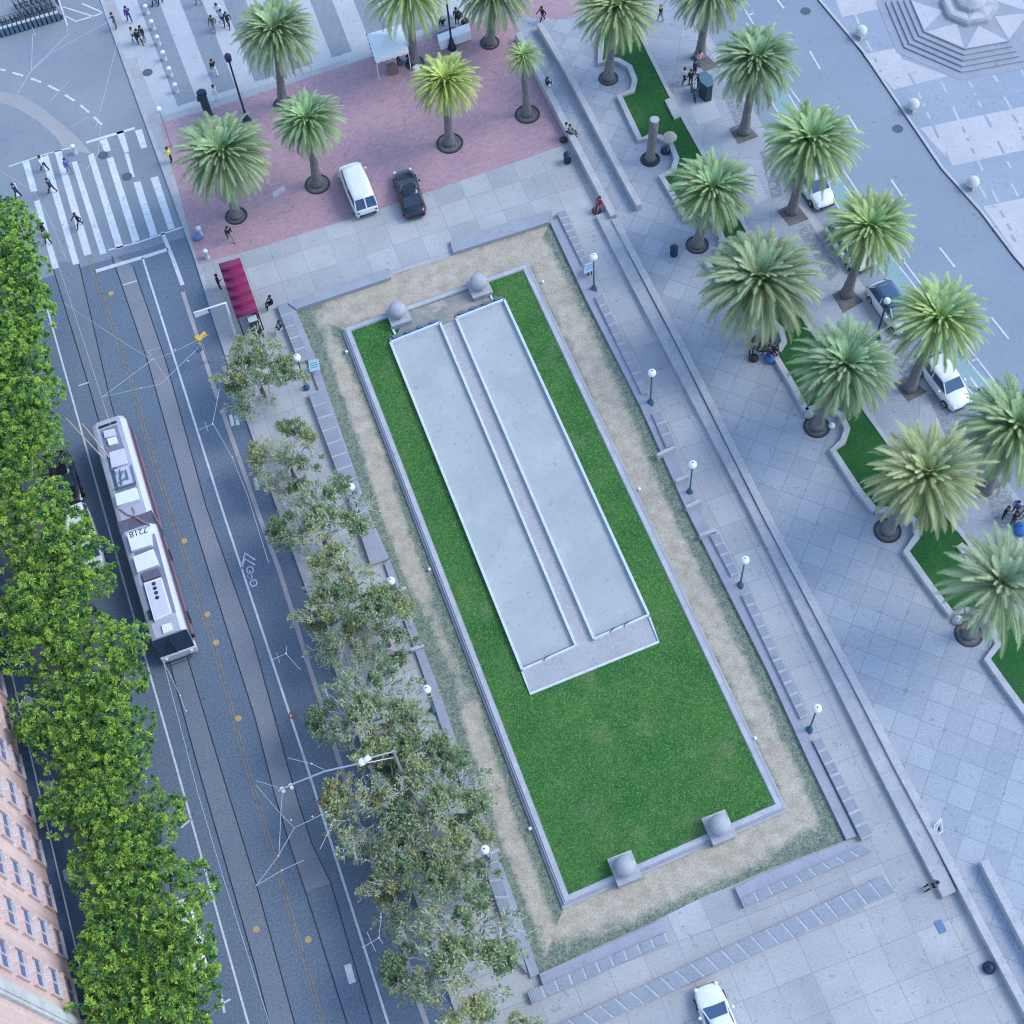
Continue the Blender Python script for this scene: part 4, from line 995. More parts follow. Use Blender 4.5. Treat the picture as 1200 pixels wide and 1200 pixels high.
# trolley poles
for a, b in (((77, 490), (122, 538)), ((96, 496), (128, 536))):
    mb = MB(); mb.tube([(*g(*b, 3.4), 3.4), (*g(*a, 4.9), 4.9)], [.05, .035], 6); obj('trolley_pole', (mb, m_polegold), t)

# ---------------------------------------------------------------- cars
def car_parts(kind, paint):
    """nose toward +Y, wheels on z=0"""
    if kind == 'van': L, W, Hh, hood, cab = 5.0, 1.95, 1.95, .95, None
    elif kind == 'suv': L, W, Hh = 4.6, 1.9, 1.62
    else: L, W, Hh = 4.6, 1.82, 1.38
    hl = L / 2
    if kind == 'van': st = [(-hl, .78, .95), (-hl + .12, .93, 1.05), (-hl + .9, 1, 1.08), (0, 1, 1.08), (1.3, 1, 1.08), (1.75, .98, 1.04), (hl - .35, .92, .98), (hl - .1, .78, .85), (hl, .6, .68)]
    else: st = [(-hl, .70, .72), (-hl + .12, .86, .88), (-hl + .5, .95, .93), (-hl + 1.1, .99, .94), (-.3, 1, .92), (.6, .99, .92), (1.2, .96, .90), (hl - .55, .90, .82), (hl - .15, .76, .70), (hl, .55, .58)]
    mb = MB(); n = 9; vs = []
    for y, w, zt in st:
        w = w * W / 2; zt = zt * (1.1 if kind == 'suv' else 1)
        for k in range(n):
            u = (-1, -1.02, -.985, -.82, 0, .82, .985, 1.02, 1)[k]; z = (.28, .55, zt - .1, zt, zt + .045, zt, zt - .1, .55, .28)[k]
            vs.append((w * u, y, z))
    for i in range(len(st) - 1):
        for k in range(n - 1):
            a = i * n + k; mb.add([vs[a], vs[a+n], vs[a+n+1], vs[a+1]], [(0, 1, 2, 3)])
    mb.add(vs[:n], [tuple(range(n))]); mb.add(vs[-n:], [tuple(range(n - 1, -1, -1))])
    parts = []
    me = mb.mesh('body', paint, True); bm = bmesh.new(); bm.from_mesh(me); bmesh.ops.remove_doubles(bm, verts=bm.verts, dist=.001); bmesh.ops.recalc_face_normals(bm, faces=bm.faces); bm.to_mesh(me); bm.free()
    for p in me.polygons: p.use_smooth = True
    parts.append(('body', me, 'sub'))
    if kind == 'van': yb0, yt0, yt1, yb1 = -hl + .08, -hl + .42, 1.15, 1.78; wb, wt = .93 * W / 2, .82 * W / 2
    elif kind == 'suv': yb0, yt0, yt1, yb1 = -hl + .2, -hl + .75, .45, 1.15; wb, wt = .90 * W / 2, .72 * W / 2
    else: yb0, yt0, yt1, yb1 = -hl + .65, -hl + 1.45, .25, 1.05; wb, wt = .88 * W / 2, .68 * W / 2
    z0 = (1.0 if kind == 'suv' else .92) if kind != 'van' else 1.04; z1 = Hh - .03
    c = [(-wb * .95, yb0, z0), (wb * .95, yb0, z0), (wb, (yb0 + yb1) / 2, z0), (wb * .9, yb1, z0), (-wb * .9, yb1, z0), (-wb, (yb0 + yb1) / 2, z0)]
    tpt = [(-wt * .94, yt0, z1), (wt * .94, yt0, z1), (wt, (yt0 + yt1) / 2, z1), (wt * .93, yt1, z1), (-wt * .93, yt1, z1), (-wt, (yt0 + yt1) / 2, z1)]
    mb = MB(); mb.add(c + tpt, [(i, (i + 1) % 6, (i + 1) % 6 + 6, i + 6) for i in range(6)] + [tuple(range(6, 12))])
    parts.append(('window_glass', mb.mesh('glass', m_glass2 if paint is m_whitepaint else m_glass), ''))
    mb = MB()
    ro = [(x * 1.05, y + (.06 if y > 0 else -.06) * (1 if abs(y - (yt0 + yt1) / 2) > .2 else 0), z + 0) for x, y, z in tpt]
    vs = [(x, y, z1 - .02) for x, y, z in ro] + [(x * .97, y, z1 + .03) for x, y, z in ro] + [(x * .6, (y - (yt0 + yt1) / 2) * .7 + (yt0 + yt1) / 2, z1 + .065) for x, y, z in ro]
    mb.add(vs, [(i, (i + 1) % 6, (i + 1) % 6 + 6, i + 6) for i in range(6)] + [(i + 6, (i + 1) % 6 + 6, (i + 1) % 6 + 12, i + 12) for i in range(6)] + [tuple(range(12, 18))])
    parts.append(('roof', mb.mesh('roof', paint, True), ''))
    mb = MB()
    for a, b in ((c[3], tpt[3]), (c[4], tpt[4]), (c[0], tpt[0]), (c[1], tpt[1]), (c[2], tpt[2]), (c[5], tpt[5])): mb.tube([a, b], .045, 6)
    if kind == 'van':
        mb.tube([(0, yb0, z0), (0, yt0, z1)], .06, 6)
    parts.append(('pillars', mb.mesh('pillars', paint), ''))
    for sx in (-1, 1):
        for wy in (-hl + .85, hl - .85):
            mb = MB(); mb.tube([(sx * (W / 2 - .2), wy, .32), (sx * (W / 2 + .005), wy, .32)], .32, 18); mb.tube([(sx * (W / 2 - .1), wy, .32), (sx * (W / 2 + .015), wy, .32)], .19, 12, 1); parts.append(('wheel', mb.mesh('wheel', [m_black, m_steel]), ''))
        mb = MB(); mb.ball((sx * W * .34, hl - .14, .66), .13, 10, 6, 0, .7); parts.append(('headlight', mb.mesh('headlight', m_lamp, True), ''))
        mb = MB(); mb.box((sx * W * .36, -hl + .02, .76), (.2, .07, .09)); parts.append(('taillight', mb.mesh('taillight', m_redlamp), ''))
        mb = MB(); mb.ball((sx * (W / 2 + .09), yb1 - .45, z0 + .05), .11, 8, 6, 0, .7); parts.append(('mirror', mb.mesh('mirror', paint, True), ''))
    mb = MB(); mb.box((0, hl - .02, .42), (W * .62, .06, .18)); mb.box((0, -hl, .42), (W * .7, .06, .16)); parts.append(('grille', mb.mesh('grille', m_dark), ''))
    return parts
PARTS = {}
def car(kind, paint, f, b, label, cat='car', z=0, name='parked_car', grp=None, roofmat=None, zz=.6):
    key = (kind, paint.name)
    if key not in PARTS: PARTS[key] = car_parts(kind, paint)
    A, B = g(*f, zz), g(*b, zz); c = lerp(A, B, .5); ang = math.atan2(A[1] - B[1], A[0] - B[0]) - math.pi / 2
    t = thing(name, label, cat, (*c, z), ang, grp)
    for nm, me, fl in PARTS[key]:
        o = obj(nm, me, t)
        if fl == 'sub': s = o.modifiers.new('smooth', 'SUBSURF'); s.levels = 1; s.render_levels = 2
        if nm == 'roof' and roofmat: o.material_slots[0].link = 'OBJECT'; o.material_slots[0].material = roofmat
    return t
car('van', m_whitepaint, (408, 193), (432, 252), 'white van parked on the brick paving left of the dark car', 'van', ZP, 'parked_van')
car('sedan', m_blackpaint, (472, 203), (487, 251), 'glossy black car parked half on the brick right of the white van', 'car', ZP)
G2 = 'white cars parked at the right road'
car('suv', m_whitepaint, (969, 240), (937, 190), 'white car mostly hidden under the large palm, topmost of the parked row', 'car', 0, grp=G2)
car('suv', m_whitepaint, (1015, 317), (976, 260), 'white car whose tail peeks out under the second roadside palm', 'car', 0, grp=G2)
car('suv', m_whitepaint, (1064, 386), (1028, 336), 'white car with dark glass roof behind the black lamp post', 'car', 0, grp=G2, roofmat=m_glass2)
car('suv', m_whitepaint, (1125, 471), (1090, 423), 'white car with clear hood, lowest of the row beside the bike lane arrow', 'car', 0, grp=G2)
car('sedan', m_whitepaint, (831, 1168), (856, 1233), 'white car cut off by the bottom edge on the pale paving', 'car', ZP)
car('sedan', m_blackpaint, (85, 588), (66, 533), 'black car parked in shade under the green trees left of the bus', 'car', 0)
car('van', m_whitepaint, (108, 662), (90, 605), 'white van nearly hidden in the green trees beside the bus', 'van', 0, 'parked_van')
car('sedan', m_whitepaint, (226, 1130), (208, 1068), 'white car nearly hidden in the lowest green trees', 'car', 0)

# ---------------------------------------------------------------- lamps, poles, wires
mb = MB(); mb.lathe((0, 0, 0), [(.24, 0), (.24, .22), (.17, .3), (.14, .55), (.075, .7), (.06, 1.0), (.05, 3.6), (.09, 3.66), (.12, 3.75)], 14); mpost = mb.mesh('post', m_tealpost, True)
mb = MB(); mb.ball((0, 0, 4.0), .29, 18, 12); mglobe = mb.mesh('globe', m_globe, True)
mb = MB(); mb.lathe((0, 0, 4.27), [(.06, 0), (.05, .05), (0, .09)], 8); mfin = mb.mesh('finial', m_tealpost)
lamps = [((696, 340), 0, 'topmost on the right of the grass, beside the blue panel'), ((762, 473), 0, 'second from the top on the right of the grass'), ((808, 578), 0, 'third from the top on the right of the grass'), ((867, 687), 0, 'fourth from the top on the right of the grass'), ((948, 856), 0, 'lowest on the right of the grass'),
         ((359.5, 455), 0, 'topmost left of the grass, beside a small panel'), ((411, 571), 1, 'second on the left of the grass, by the third grey tree'), ((458, 681), 1, 'third on the left of the grass, among leaves'), ((500, 808), 1, 'fourth on the left of the grass'), ((568, 996), 1, 'lowest on the left of the grass')]
for (x, y), hd, lb in lamps:
    P = g(x, y, 4.1 if hd else ZP); t = thing('globe_lamp', 'teal white globe lamp, ' + lb, 'lamp post', (*P, ZP), 0, 'white globe lamps round the grass')
    obj('post', mpost, t); obj('globe', mglobe, t); obj('finial', mfin, t)
def tall(name, label, base, head, mat, cat='street lamp', z=ZP):
    B = g(*base, z); h = min((k * .05 for k in range(30, 240)), key=lambda q: math.dist(g(*head, q), B))
    t = thing(name, label, cat, (*B, z)); h -= z
    mb = MB(); mb.lathe((0, 0, 0), [(.34, 0), (.34, .3), (.22, .5), (.17, 1.0), (.12, 1.1), (.085, 1.4), (.07, h - .9), (.11, h - .8)], 12); obj('post', (mb, mat), t, shadesm=True)
    mb = MB(); mb.lathe((0, 0, h - .8), [(.13, 0), (.24, .15), (.27, .6), (.2, .72), (0, .9)], 12); obj('lantern', (mb, mat), t)
    return t, h
navy, nh = tall('ornate_lamp', 'tall navy lamp post between the two palms by the striped paving', (290, 143), (271, 62), m_navy)
if 0: mb = MB(); mb.tube([(-.7, 0, nh - .9), (0, 0, nh - 1.05), (.7, 0, nh - .9)], .04, 6); mb.ball((-.7, 0, nh - .75), .13, 10, 6); mb.ball((.7, 0, nh - .75), .13, 10, 6); obj('cross_arm', (mb, m_navy), navy)
tall('ornate_lamp', 'tall navy lamp post in front of the white table at the top', (530, 57), (527, -28), m_navy)
bl, bh = tall('promenade_lamp', 'dark lamp post with pale globe beside the car with the glass roof', (1026, 399), (1041, 352), m_navy)
mb = MB(); mb.ball((0, 0, bh - .1), .26, 14, 10); obj('globe', (mb, m_globe), bl, shadesm=True)
# pillar, poles
B = g(246, 139, ZP); t = thing('kiosk_pillar', 'squat dark green pillar behind the palm nearest the crosswalk', 'pillar', (*B, ZP))
mb = MB(); mb.lathe((0, 0, 0), [(.42, 0), (.42, .3), (.33, .36), (.33, 2.7), (.4, 2.75), (.4, 2.95)], 18); obj('column', (mb, m_dkgreen), t)
mb = MB(); mb.lathe((0, 0, 2.95), [(.36, 0), (.3, .12), (0, .16)], 18); obj('cap', (mb, m_navy), t); mb = MB(); mb.box((-.38, .1, 2.3), (.2, .3, .35)); obj('box', (mb, m_dark), t)
B = g(201, 172, ZP); t = thing('signal_pole', 'thin pale signal pole at the kerb above the yellow vest', 'pole', (*B, ZP))
hh = min((k * .05 for k in range(30, 240)), key=lambda q: math.dist(g(186, 128, q), B))
T = g(186, 128, hh); mb = MB(); mb.tube([(0, 0, 0), (T[0] - B[0], T[1] - B[1], hh - .2)], [.07, .05], 8); obj('pole', (mb, m_steel), t)
mb = MB(); mb.ball((T[0] - B[0], T[1] - B[1], hh - .1), .2, 12, 8); obj('globe', (mb, m_globe), t)
# mast arm with sign by the red shelter
Bp = g(276, 392, ZP); t = thing('sign_gantry', 'white mast arm pole with a small street sign over the parking lane', 'sign post', (*Bp, ZP))
ht = min((k * .05 for k in range(20, 200)), key=lambda q: math.dist(g(264, 355, q), Bp)); Tp = g(264, 355, ht); Ep = g(227, 367, ht - .1)
mb = MB(); mb.tube([(0, 0, 0), (Tp[0]-Bp[0], Tp[1]-Bp[1], ht - ZP)], [.12, .09], 10); obj('pole', (mb, m_roofwhite), t)
mb = MB(); mb.tube([(Tp[0]-Bp[0], Tp[1]-Bp[1], ht - ZP), (Ep[0]-Bp[0], Ep[1]-Bp[1], ht - ZP - .05)], [.07, .05], 8); obj('arm', (mb, m_roofwhite), t)
E2 = g(243, 362, ht - .2); mb = MB(); a_ = math.atan2(E2[1]-Ep[1], E2[0]-Ep[0]); mb.box(((Ep[0]+E2[0])/2-Bp[0], (Ep[1]+E2[1])/2-Bp[1], ht - .55), (math.dist(Ep, E2), .06, .42), a_); obj('sign', (mb, m_roofwhite), t)
# yellow signal
Bs = g(247, 422, ZP); hs = min((k * .05 for k in range(20, 200)), key=lambda q: math.dist(g(234, 396, q), Bs)); hs = min(hs, 4.2)
Ps = g(234, 396, hs); t = thing('traffic_signal', 'yellow traffic signal on a pole beside the topmost grey tree', 'traffic signal', (*Ps, 0))
mb = MB(); mb.tube([(0, 0, 0), (0, 0, hs)], .06, 8); obj('pole', (mb, m_steel), t)
mb = MB(); mb.box((.1, .1, hs - .1), (.95, .22, .3), .55); mb.box((-.1, .0, hs + .02), (.35, .5, .2), .55); obj('signal_head', (mb, m_sig), t, bevel=.03)
mb = MB(); mb.box((-.35, -.25, hs - .8), (.4, .3, .55), .5); obj('pedestrian_head', (mb, m_teal2), t)
# street light with long bracket
hl_ = 9.0; Tp = g(461, 880, hl_); t = thing('street_light', 'tall steel street light with a long bracket arm reaching over the street', 'street light', (*Tp, ZP))
mb = MB(); mb.tube([(0, 0, 0), (0, 0, hl_ - ZP)], [.13, .08], 10); obj('pole', (mb, m_steel), t)
rel = lambda x, y, z: (g(x, y, z)[0] - Tp[0], g(x, y, z)[1] - Tp[1], z - ZP)
mb = MB(); mb.tube([(0, 0, hl_ - ZP - .1), rel(430, 889, 9.1)], .05, 8); mb.tube([(0, 0, hl_ - ZP - 1.1), rel(430, 894, 9.0)], .04, 8); mb.tube([rel(420, 895, 9.0), rel(380, 904, 8.8), rel(345, 918, 8.4), rel(326, 927, 8.2)], .055, 8); obj('bracket_arm', (mb, m_steel), t)
mb = MB(); c = rel(424, 893, 9.1); mb.ball(c, .24, 14, 8, 0, .5); mb.box((c[0] + .3, c[1] + .05, c[2]), (.5, .3, .2), .3); obj('luminaire', (mb, m_roofwhite), t, shadesm=True)
mb = MB(); 
for q in ((341, 921, 8.2), (331, 925, 8.1)): c = rel(*q); mb.box((c[0], c[1], c[2] - .1), (.18, .28, .3), .2)
obj('clamp', (mb, m_roofwhite), t)
# overhead wires
def wire(label, pts, z=6.0, r=.016, ins=()):
    mb = MB()
    for a in pts: mb.tube([(*g(x, y, z), z) for x, y in a], r, 5)
    for x, y in ins: mb.ball((*g(x, y, z), z), .07, 8, 6)
    tag(obj('overhead_wire', (mb, m_wire)), label, 'wire', 'overhead wires')
wire('span wires meeting over the tracks above the bus', [[(75, 355), (135, 395), (178, 422), (200, 414), (245, 392)], [(120, 465), (178, 422)], [(120, 465), (188, 450), (232, 408)], [(198, 447), (172, 410)], [(175, 411), (188, 407)]], ins=((165, 455), (205, 410), (178, 422), (220, 423)))
wire('right contact wire kinking beside the bike symbol', [[(255, 467), (249, 497), (233, 504)], [(255, 467), (257, 455)], [(240, 494), (244, 505)]], ins=((249, 497),))
wire('thin slanting guy wire from the right lane line', [[(250, 497), (272, 536), (290, 580), (315, 660)]], ins=((272, 536),))
wire('short bracket wire beside the largest grey tree', [[(317, 774), (335, 766), (352, 785)], [(324, 765), (328, 777)], [(335, 766), (336, 757)]], ins=((335, 766),))
wire('wires tied to the end of the long bracket arm', [[(300, 915), (320, 921), (331, 925), (329, 955), (327, 1000)], [(300, 920), (330, 955), (345, 970), (366, 960)], [(345, 970), (325, 1005), (300, 1038)], [(300, 1038), (330, 1020), (356, 1008)], [(366, 960), (385, 950)], [(375, 995), (388, 968), (392, 958)], [(337, 888), (365, 895), (380, 902)]], 6.8, ins=((326, 1003), (341, 961), (366, 957), (330, 1020), (388, 967), (365, 895), (382, 952)))
wire('short bracket wire near the bottom right lane line', [[(424, 1111), (444, 1099), (447, 1070)], [(430, 1092), (440, 1115)], [(444, 1099), (449, 1106)]], ins=((444, 1099), (446, 1075)))
wire('trolley wire above the bus, from the crosswalk to the bus tail', [[(65, 300), (98, 400), (130, 500)]], 5.5, .018)
wire('long trolley wire running down the lane from the bus front', [[(190, 770), (232, 930), (262, 1030), (316, 1200), (340, 1280)]], 5.5, .018)
wire('short guy wire by the green trees just below the bus front', [[(190, 772), (211, 815), (218, 835)]], 5.5, .018, ins=((211, 815), (218, 833)))
wire('trolley wires leading over the intersection past the crosswalk', [[(0, 200), (40, 225), (60, 260), (78, 305)], [(60, 0), (75, 15), (80, 40), (37, 82), (20, 110)], [(37, 82), (38, 40)], [(38, 32), (41, 41)], [(80, 96), (60, 117)], [(73, 107), (95, 116)], [(82, 149), (103, 137), (118, 146), (115, 180), (100, 200)], [(0, 230), (45, 250), (75, 275)]], 6.0, .02, ins=((37, 82), (41, 41)))
wire('faint crossing wires over the upper intersection', [[(137, 50), (125, 100), (112, 150)], [(115, 0), (137, 48)], [(38, 82), (60, 62), (100, 40), (137, 20)]], 6.0, .015)

# ---------------------------------------------------------------- shelter, tent, table, boards, bins
zr = 2.75
rpx = [(256, 309), (281, 302), (303, 365), (277, 373)]
W4 = pp(rpx, zr); c0 = (sum(p[0] for p in W4) / 4, sum(p[1] for p in W4) / 4)
t = thing('bus_shelter', 'transit shelter with a wavy magenta roof at the kerb corner', 'bus shelter', (*c0, ZP))
loc = [(p[0] - c0[0], p[1] - c0[1]) for p in W4]
mb = MB(); n = 6 * 10; vs = []
for k in range(n + 1):
    s = k / n; ph = (s * 6) % 1; z = zr - ZP + .34 * (ph ** 1.3)
    a, b = lerp(loc[0], loc[3], s), lerp(loc[1], loc[2], s); vs += [(*a, z), (*b, z), (*a, z - .05), (*b, z - .05)]
for k in range(n): i = 4 * k; mb.add([vs[i], vs[i+1], vs[i+5], vs[i+4], vs[i+2], vs[i+3], vs[i+7], vs[i+6]], [(0, 3, 2, 1), (4, 5, 6, 7), (0, 4, 7, 3), (1, 2, 6, 5)])
obj('roof', (mb, m_magenta), t, shadesm=True)
for q in loc: mb = MB(); q = lerp(q, (0, 0), .1); mb.tube([(*q, 0), (*q, zr - ZP)], .05, 8); obj('post', (mb, m_dark), t)
mb = MB(); strip(mb, [lerp(loc[1], (0, 0), .1), lerp(loc[2], (0, 0), .1)], .03, .3, 2.2); obj('glass_panel', (mb, m_glass2), t)
mb = MB(); strip(mb, [lerp(loc[1], loc[2], .2) , lerp(loc[1], loc[2], .8)], .4, .4, .48); mb.v = [(x - .35, y, z) for x, y, z in mb.v]; obj('seat', (mb, m_dark), t)
c = g(296, 374, 2.3); t = thing('advert_panel', 'pale topped advert panel standing at the lower end of the magenta shelter', 'advert panel', (*c, ZP)); mb = MB(); mb.box((0, 0, 1.15), (.75, .6, 2.1)); obj('body', (mb, m_dark), t); mb = MB(); mb.box((0, 0, 2.23), (.66, .52, .06)); obj('lid', (mb, plain('pale_green', (.4, .52, .5))), t)
# tent
zt_ = 2.3; q4 = pp([(430, 40), (470, 28), (479, 60), (440, 72)], zt_); c0 = (sum(p[0] for p in q4)/4, sum(p[1] for p in q4)/4); loc = [(p[0]-c0[0], p[1]-c0[1]) for p in q4]
t = thing('market_tent', 'white canopy tent with scalloped valance under the top palm', 'tent', (*c0, ZP))
mb = MB(); ap = (0, 0, zt_ + .75); z = zt_ - ZP
mb.add([(*p, z) for p in loc] + [ap], [(0, 1, 4), (1, 2, 4), (2, 3, 4), (3, 0, 4)])
for k in range(4):
    a, b = loc[k], loc[(k + 1) % 4]
    for j in range(6):
        p, q = lerp(a, b, j / 6), lerp(a, b, (j + 1) / 6); m2 = lerp(p, q, .5)
        mb.add([(*p, z), (*q, z), (*q, z - .18), (*m2, z - .3), (*p, z - .18)], [(0, 1, 2, 3, 4)])
obj('canopy', (mb, m_tent), t)
mb = MB()
for j in range(7): p = lerp(loc[3], loc[0], j / 6.01 + .02); mb.tube([(p[0] * 1.02, p[1] * 1.02, z - .02), (p[0] * 1.02, p[1] * 1.02, z - .27)], .03, 4)
obj('valance_stripes', (mb, m_awn), t)
for p in loc: mb = MB(); mb.tube([(p[0]*.97, p[1]*.97, 0), (p[0]*.97, p[1]*.97, z)], .035, 6); obj('leg', (mb, m_roofwhite), t)
def table(px, label, h=.95, name='draped_table', clo=m_tent):
    q = pp(px, ZP + h); c0 = (sum(p[0] for p in q)/4, sum(p[1] for p in q)/4); l = [(p[0]-c0[0], p[1]-c0[1]) for p in q]
    t = thing(name, label, 'table', (*c0, ZP)); mb = MB(); mb.prism(l, h - .05, h); obj('table_top', (mb, clo), t); mb = MB(); mb.prism([(x*.97, y*.97) for x, y in l], .05, h - .05); obj('cloth', (mb, clo), t); return t
table([(512, 41), (549, 27), (552, 36), (515, 49)], 'long white draped market table behind the navy lamp post', 1.0)
table([(510, 22), (528, 16), (534, 30), (513, 38)], 'grey work table behind the white market table', .8, 'work_table', m_stone2)
table([(452, 75), (462, 72), (466, 79), (456, 82)], 'small brown table under the white tent', .7, 'small_table', plain('brown_wood', (.2, .14, .12)))
for x, y, s, lb, m in ((488, 80, .5, 'white bag beside the trunk under the top palm', m_tent), (535, 62, .35, 'small white box at the foot of the navy lamp', m_tent), (470, 72, .4, 'small blue cooler under the tent edge', m_teal2), (545, 25, .5, 'dark gear crate behind the market table', m_dark), (538, 18, .5, 'black equipment case behind the market table', m_black)):
    P = g(x, y, .3); mb = MB(); mb.box((0, 0, s * .35), (s, s * .8, s * .7), .4); mb.box((0, 0, s * .74), (s * .9, s * .7, s * .1), .4); mb.tube([(-s*.2, 0, s*.78), (-s*.15, 0, s), (s*.15, 0, s), (s*.2, 0, s*.78)], .02, 5); tag(obj('crate', (mb, m), None, (*P, ZP), bevel=.02), lb, 'crate')
# info panels
for q, lb in (([(685.5, 310), (697, 305), (697, 316), (684, 321)], 'beside the topmost right lamp'), ([(361, 423), (373, 420), (375, 433), (363, 436)], 'beside the topmost left lamp')):
    z = 1.05; w = pp(q, z); c0 = (sum(p[0] for p in w)/4, sum(p[1] for p in w)/4); l = [(p[0]-c0[0], p[1]-c0[1]) for p in w]
    t = thing('info_panel', 'pale blue slanted information panel ' + lb, 'sign', (*c0, ZP)); mb = MB(); mb.prism(l, .88, .93); obj('board', (mb, plain('pale_blue_panel', (.33, .48, .55))), t, bevel=.01)
    mb = MB(); a, b = lerp(l[0], l[1], .15), lerp(l[0], l[1], .85); a2, b2 = lerp(l[3], l[2], .15), lerp(l[3], l[2], .85)
    for s in (.25, .45, .65): mb.prism([lerp(a, a2, s), lerp(b, b2, s), lerp(b, b2, s + .06), lerp(a, a2, s + .06)], .93, .936)
    obj('caption', (mb, m_teal2), t); mb = MB(); mb.tube([(-.1, 0, 0), (-.1, 0, .88)], .05, 6); mb.tube([(.15, 0, 0), (.15, 0, .88)], .05, 6); obj('leg', (mb, m_dark), t)
# A-board frame on the parapet wall
P = g(1100, 971, .8); t = thing('folding_sign', 'small white folding sign leaning on the long parapet wall', 'sign', (*P, ZP))
mb = MB()
for a, b in (((-.4, -.3, .1), (.35, -.1, .1)), ((.35, -.1, .1), (.3, .45, 1.0)), ((.3, .45, 1.0), (-.4, -.3, .1)), ((.3, .45, 1.), (-.15, .25, .7)), ((-.15, .25, .7), (-.4, -.3, .1))): mb.tube([a, b], .045, 6)
obj('frame', (mb, m_roofwhite), t); mb = MB(); mb.tube([(.1, 0, .3), (.1, .2, .6)], .07, 6); obj('plate', (mb, m_navy), t)
P = g(1102, 1086, ZP); mb = MB(); mb.box((0, 0, .02), (.45, .75, .03)); mb.box((0, 0, .04), (.36, .66, .01)); tag(obj('access_hatch', (mb, plain('blue_hatch', (.12, .2, .36))), None, (*P, .13)), 'small blue rectangular access hatch in the pale paving', 'hatch')
# bins and bags
def bin_(px, py, label, mat=m_dkgreen, r=.3, h=.95, cat='trash can', z=ZP):
    P = g(px, py, z + h * .6); t = thing('trash_can', label, cat, (*P, z)); mb = MB(); mb.lathe((0, 0, 0), [(r * .9, 0), (r, .1), (r, h * .85), (r * 1.08, h * .87), (r * 1.08, h * .92), (r * .7, h), (r*.5, h), (r * .45, h - .1), (0, h - .1)], 16); obj('bin', (mb, mat), t); mb = MB(); mb.lathe((0, 0, h), [(r * .5, 0), (r * .45, .05), (r * .2, .1), (0, .11)], 12); obj('lid', (mb, m_navy), t)
bin_(790, 293, 'dark round trash can on the promenade left of a palm', m_navy)
bin_(665, 184, 'dark round trash can below the people at the brick corner', m_navy)
P = g(827, 99, 1.3); t = thing('news_kiosk', 'dark green sidewalk kiosk cabinet beside the group with the bicycle', 'kiosk', (*P, ZP)); mb = MB(); mb.prism([(.5*math.cos(R_(60*k)), .85*math.sin(R_(60*k))) for k in range(6)], 0, 1.7); obj('cabinet', (mb, m_dkgreen), t, bevel=.03); mb = MB(); mb.prism([(.54*math.cos(R_(60*k)), .9*math.sin(R_(60*k))) for k in range(6)], 1.7, 1.8); obj('top', (mb, m_teal2), t)
def bag(px, py, label, mat, s=.4, cat='bag', name='bag', z=ZP):
    P = g(px, py, z + .2); mb = MB(); mb.lathe((0, 0, 0), [(s * .7, 0), (s, s * .25), (s * .95, s * .7), (s * .55, s * 1.1), (s * .2, s * 1.25), (0, s * 1.3)], 12); mb.tube([(-s*.3, 0, s), (0, 0, s*1.6), (s*.3, 0, s)], .03, 5); o = obj(name, (mb, mat), None, (*P, z), shadesm=True); o.rotation_euler.z = px; tag(o, label, cat)
bag(780, 176, 'round dark bag beside the bare palm stump', m_navy); bag(1159, 1134, 'lone dark blue bag by the lower part of the parapet wall', m_navy, .38)
bag(1196, 620, 'bright blue bundle at the right edge beside the dark group', plain('bright_blue', (.03, .16, .42)), .5, 'bundle')
bag(660, 163, 'dark backpack on the ground below the seated couple', m_dark, .3, 'backpack', 'backpack')
bag(699, 246, 'dark red suitcase at the start of the long ledge', plain('dark_red', (.16, .03, .05)), .36, 'suitcase', 'suitcase')
bag(903, 420, 'blue duffel bag at the feet of the seated group', plain('denim_blue', (.04, .12, .3)), .45, 'duffel bag', 'duffel_bag')
bag(883, 419, 'black bag left of the seated group under the widest palm', m_black, .35)
bag(231, 277, 'blue bag beside the small white bollard at the kerb', plain('mid_blue', (.10, .2, .42)), .38)
bag(1104, 448 + 0, 'grey box of rubbish hidden between palm pit and kerb', m_stone2, .3, 'rubbish', 'rubbish') if False else None
bag(975, 498, 'white sack beside the dense palm planter', m_tent, .25, 'sack', 'sack'); bag(948, 485, 'pale cardboard box on the curved wall end above the dense palm planter', m_wallcap, .35, 'box', 'box'); bag(1122, 726, 'pale cardboard box on the wall end near the sparse palm', m_wallcap, .35, 'box', 'box')
# barrels / seat with beige parasol by the stump
P = g(785, 163, 1.2); t = thing('beige_parasol', 'small beige parasol beside the bare palm stump', 'parasol', (*P, ZP)); mb = MB(); mb.lathe((0, 0, 0), [(.55, 1.3), (.5, 1.42), (.25, 1.55), (0, 1.6)], 12); obj('canopy', (mb, plain('beige', (.5, .42, .34))), t, shadesm=True); mb = MB(); mb.tube([(0, 0, 0), (0, 0, 1.5)], .03, 6); obj('pole', (mb, m_dark), t)
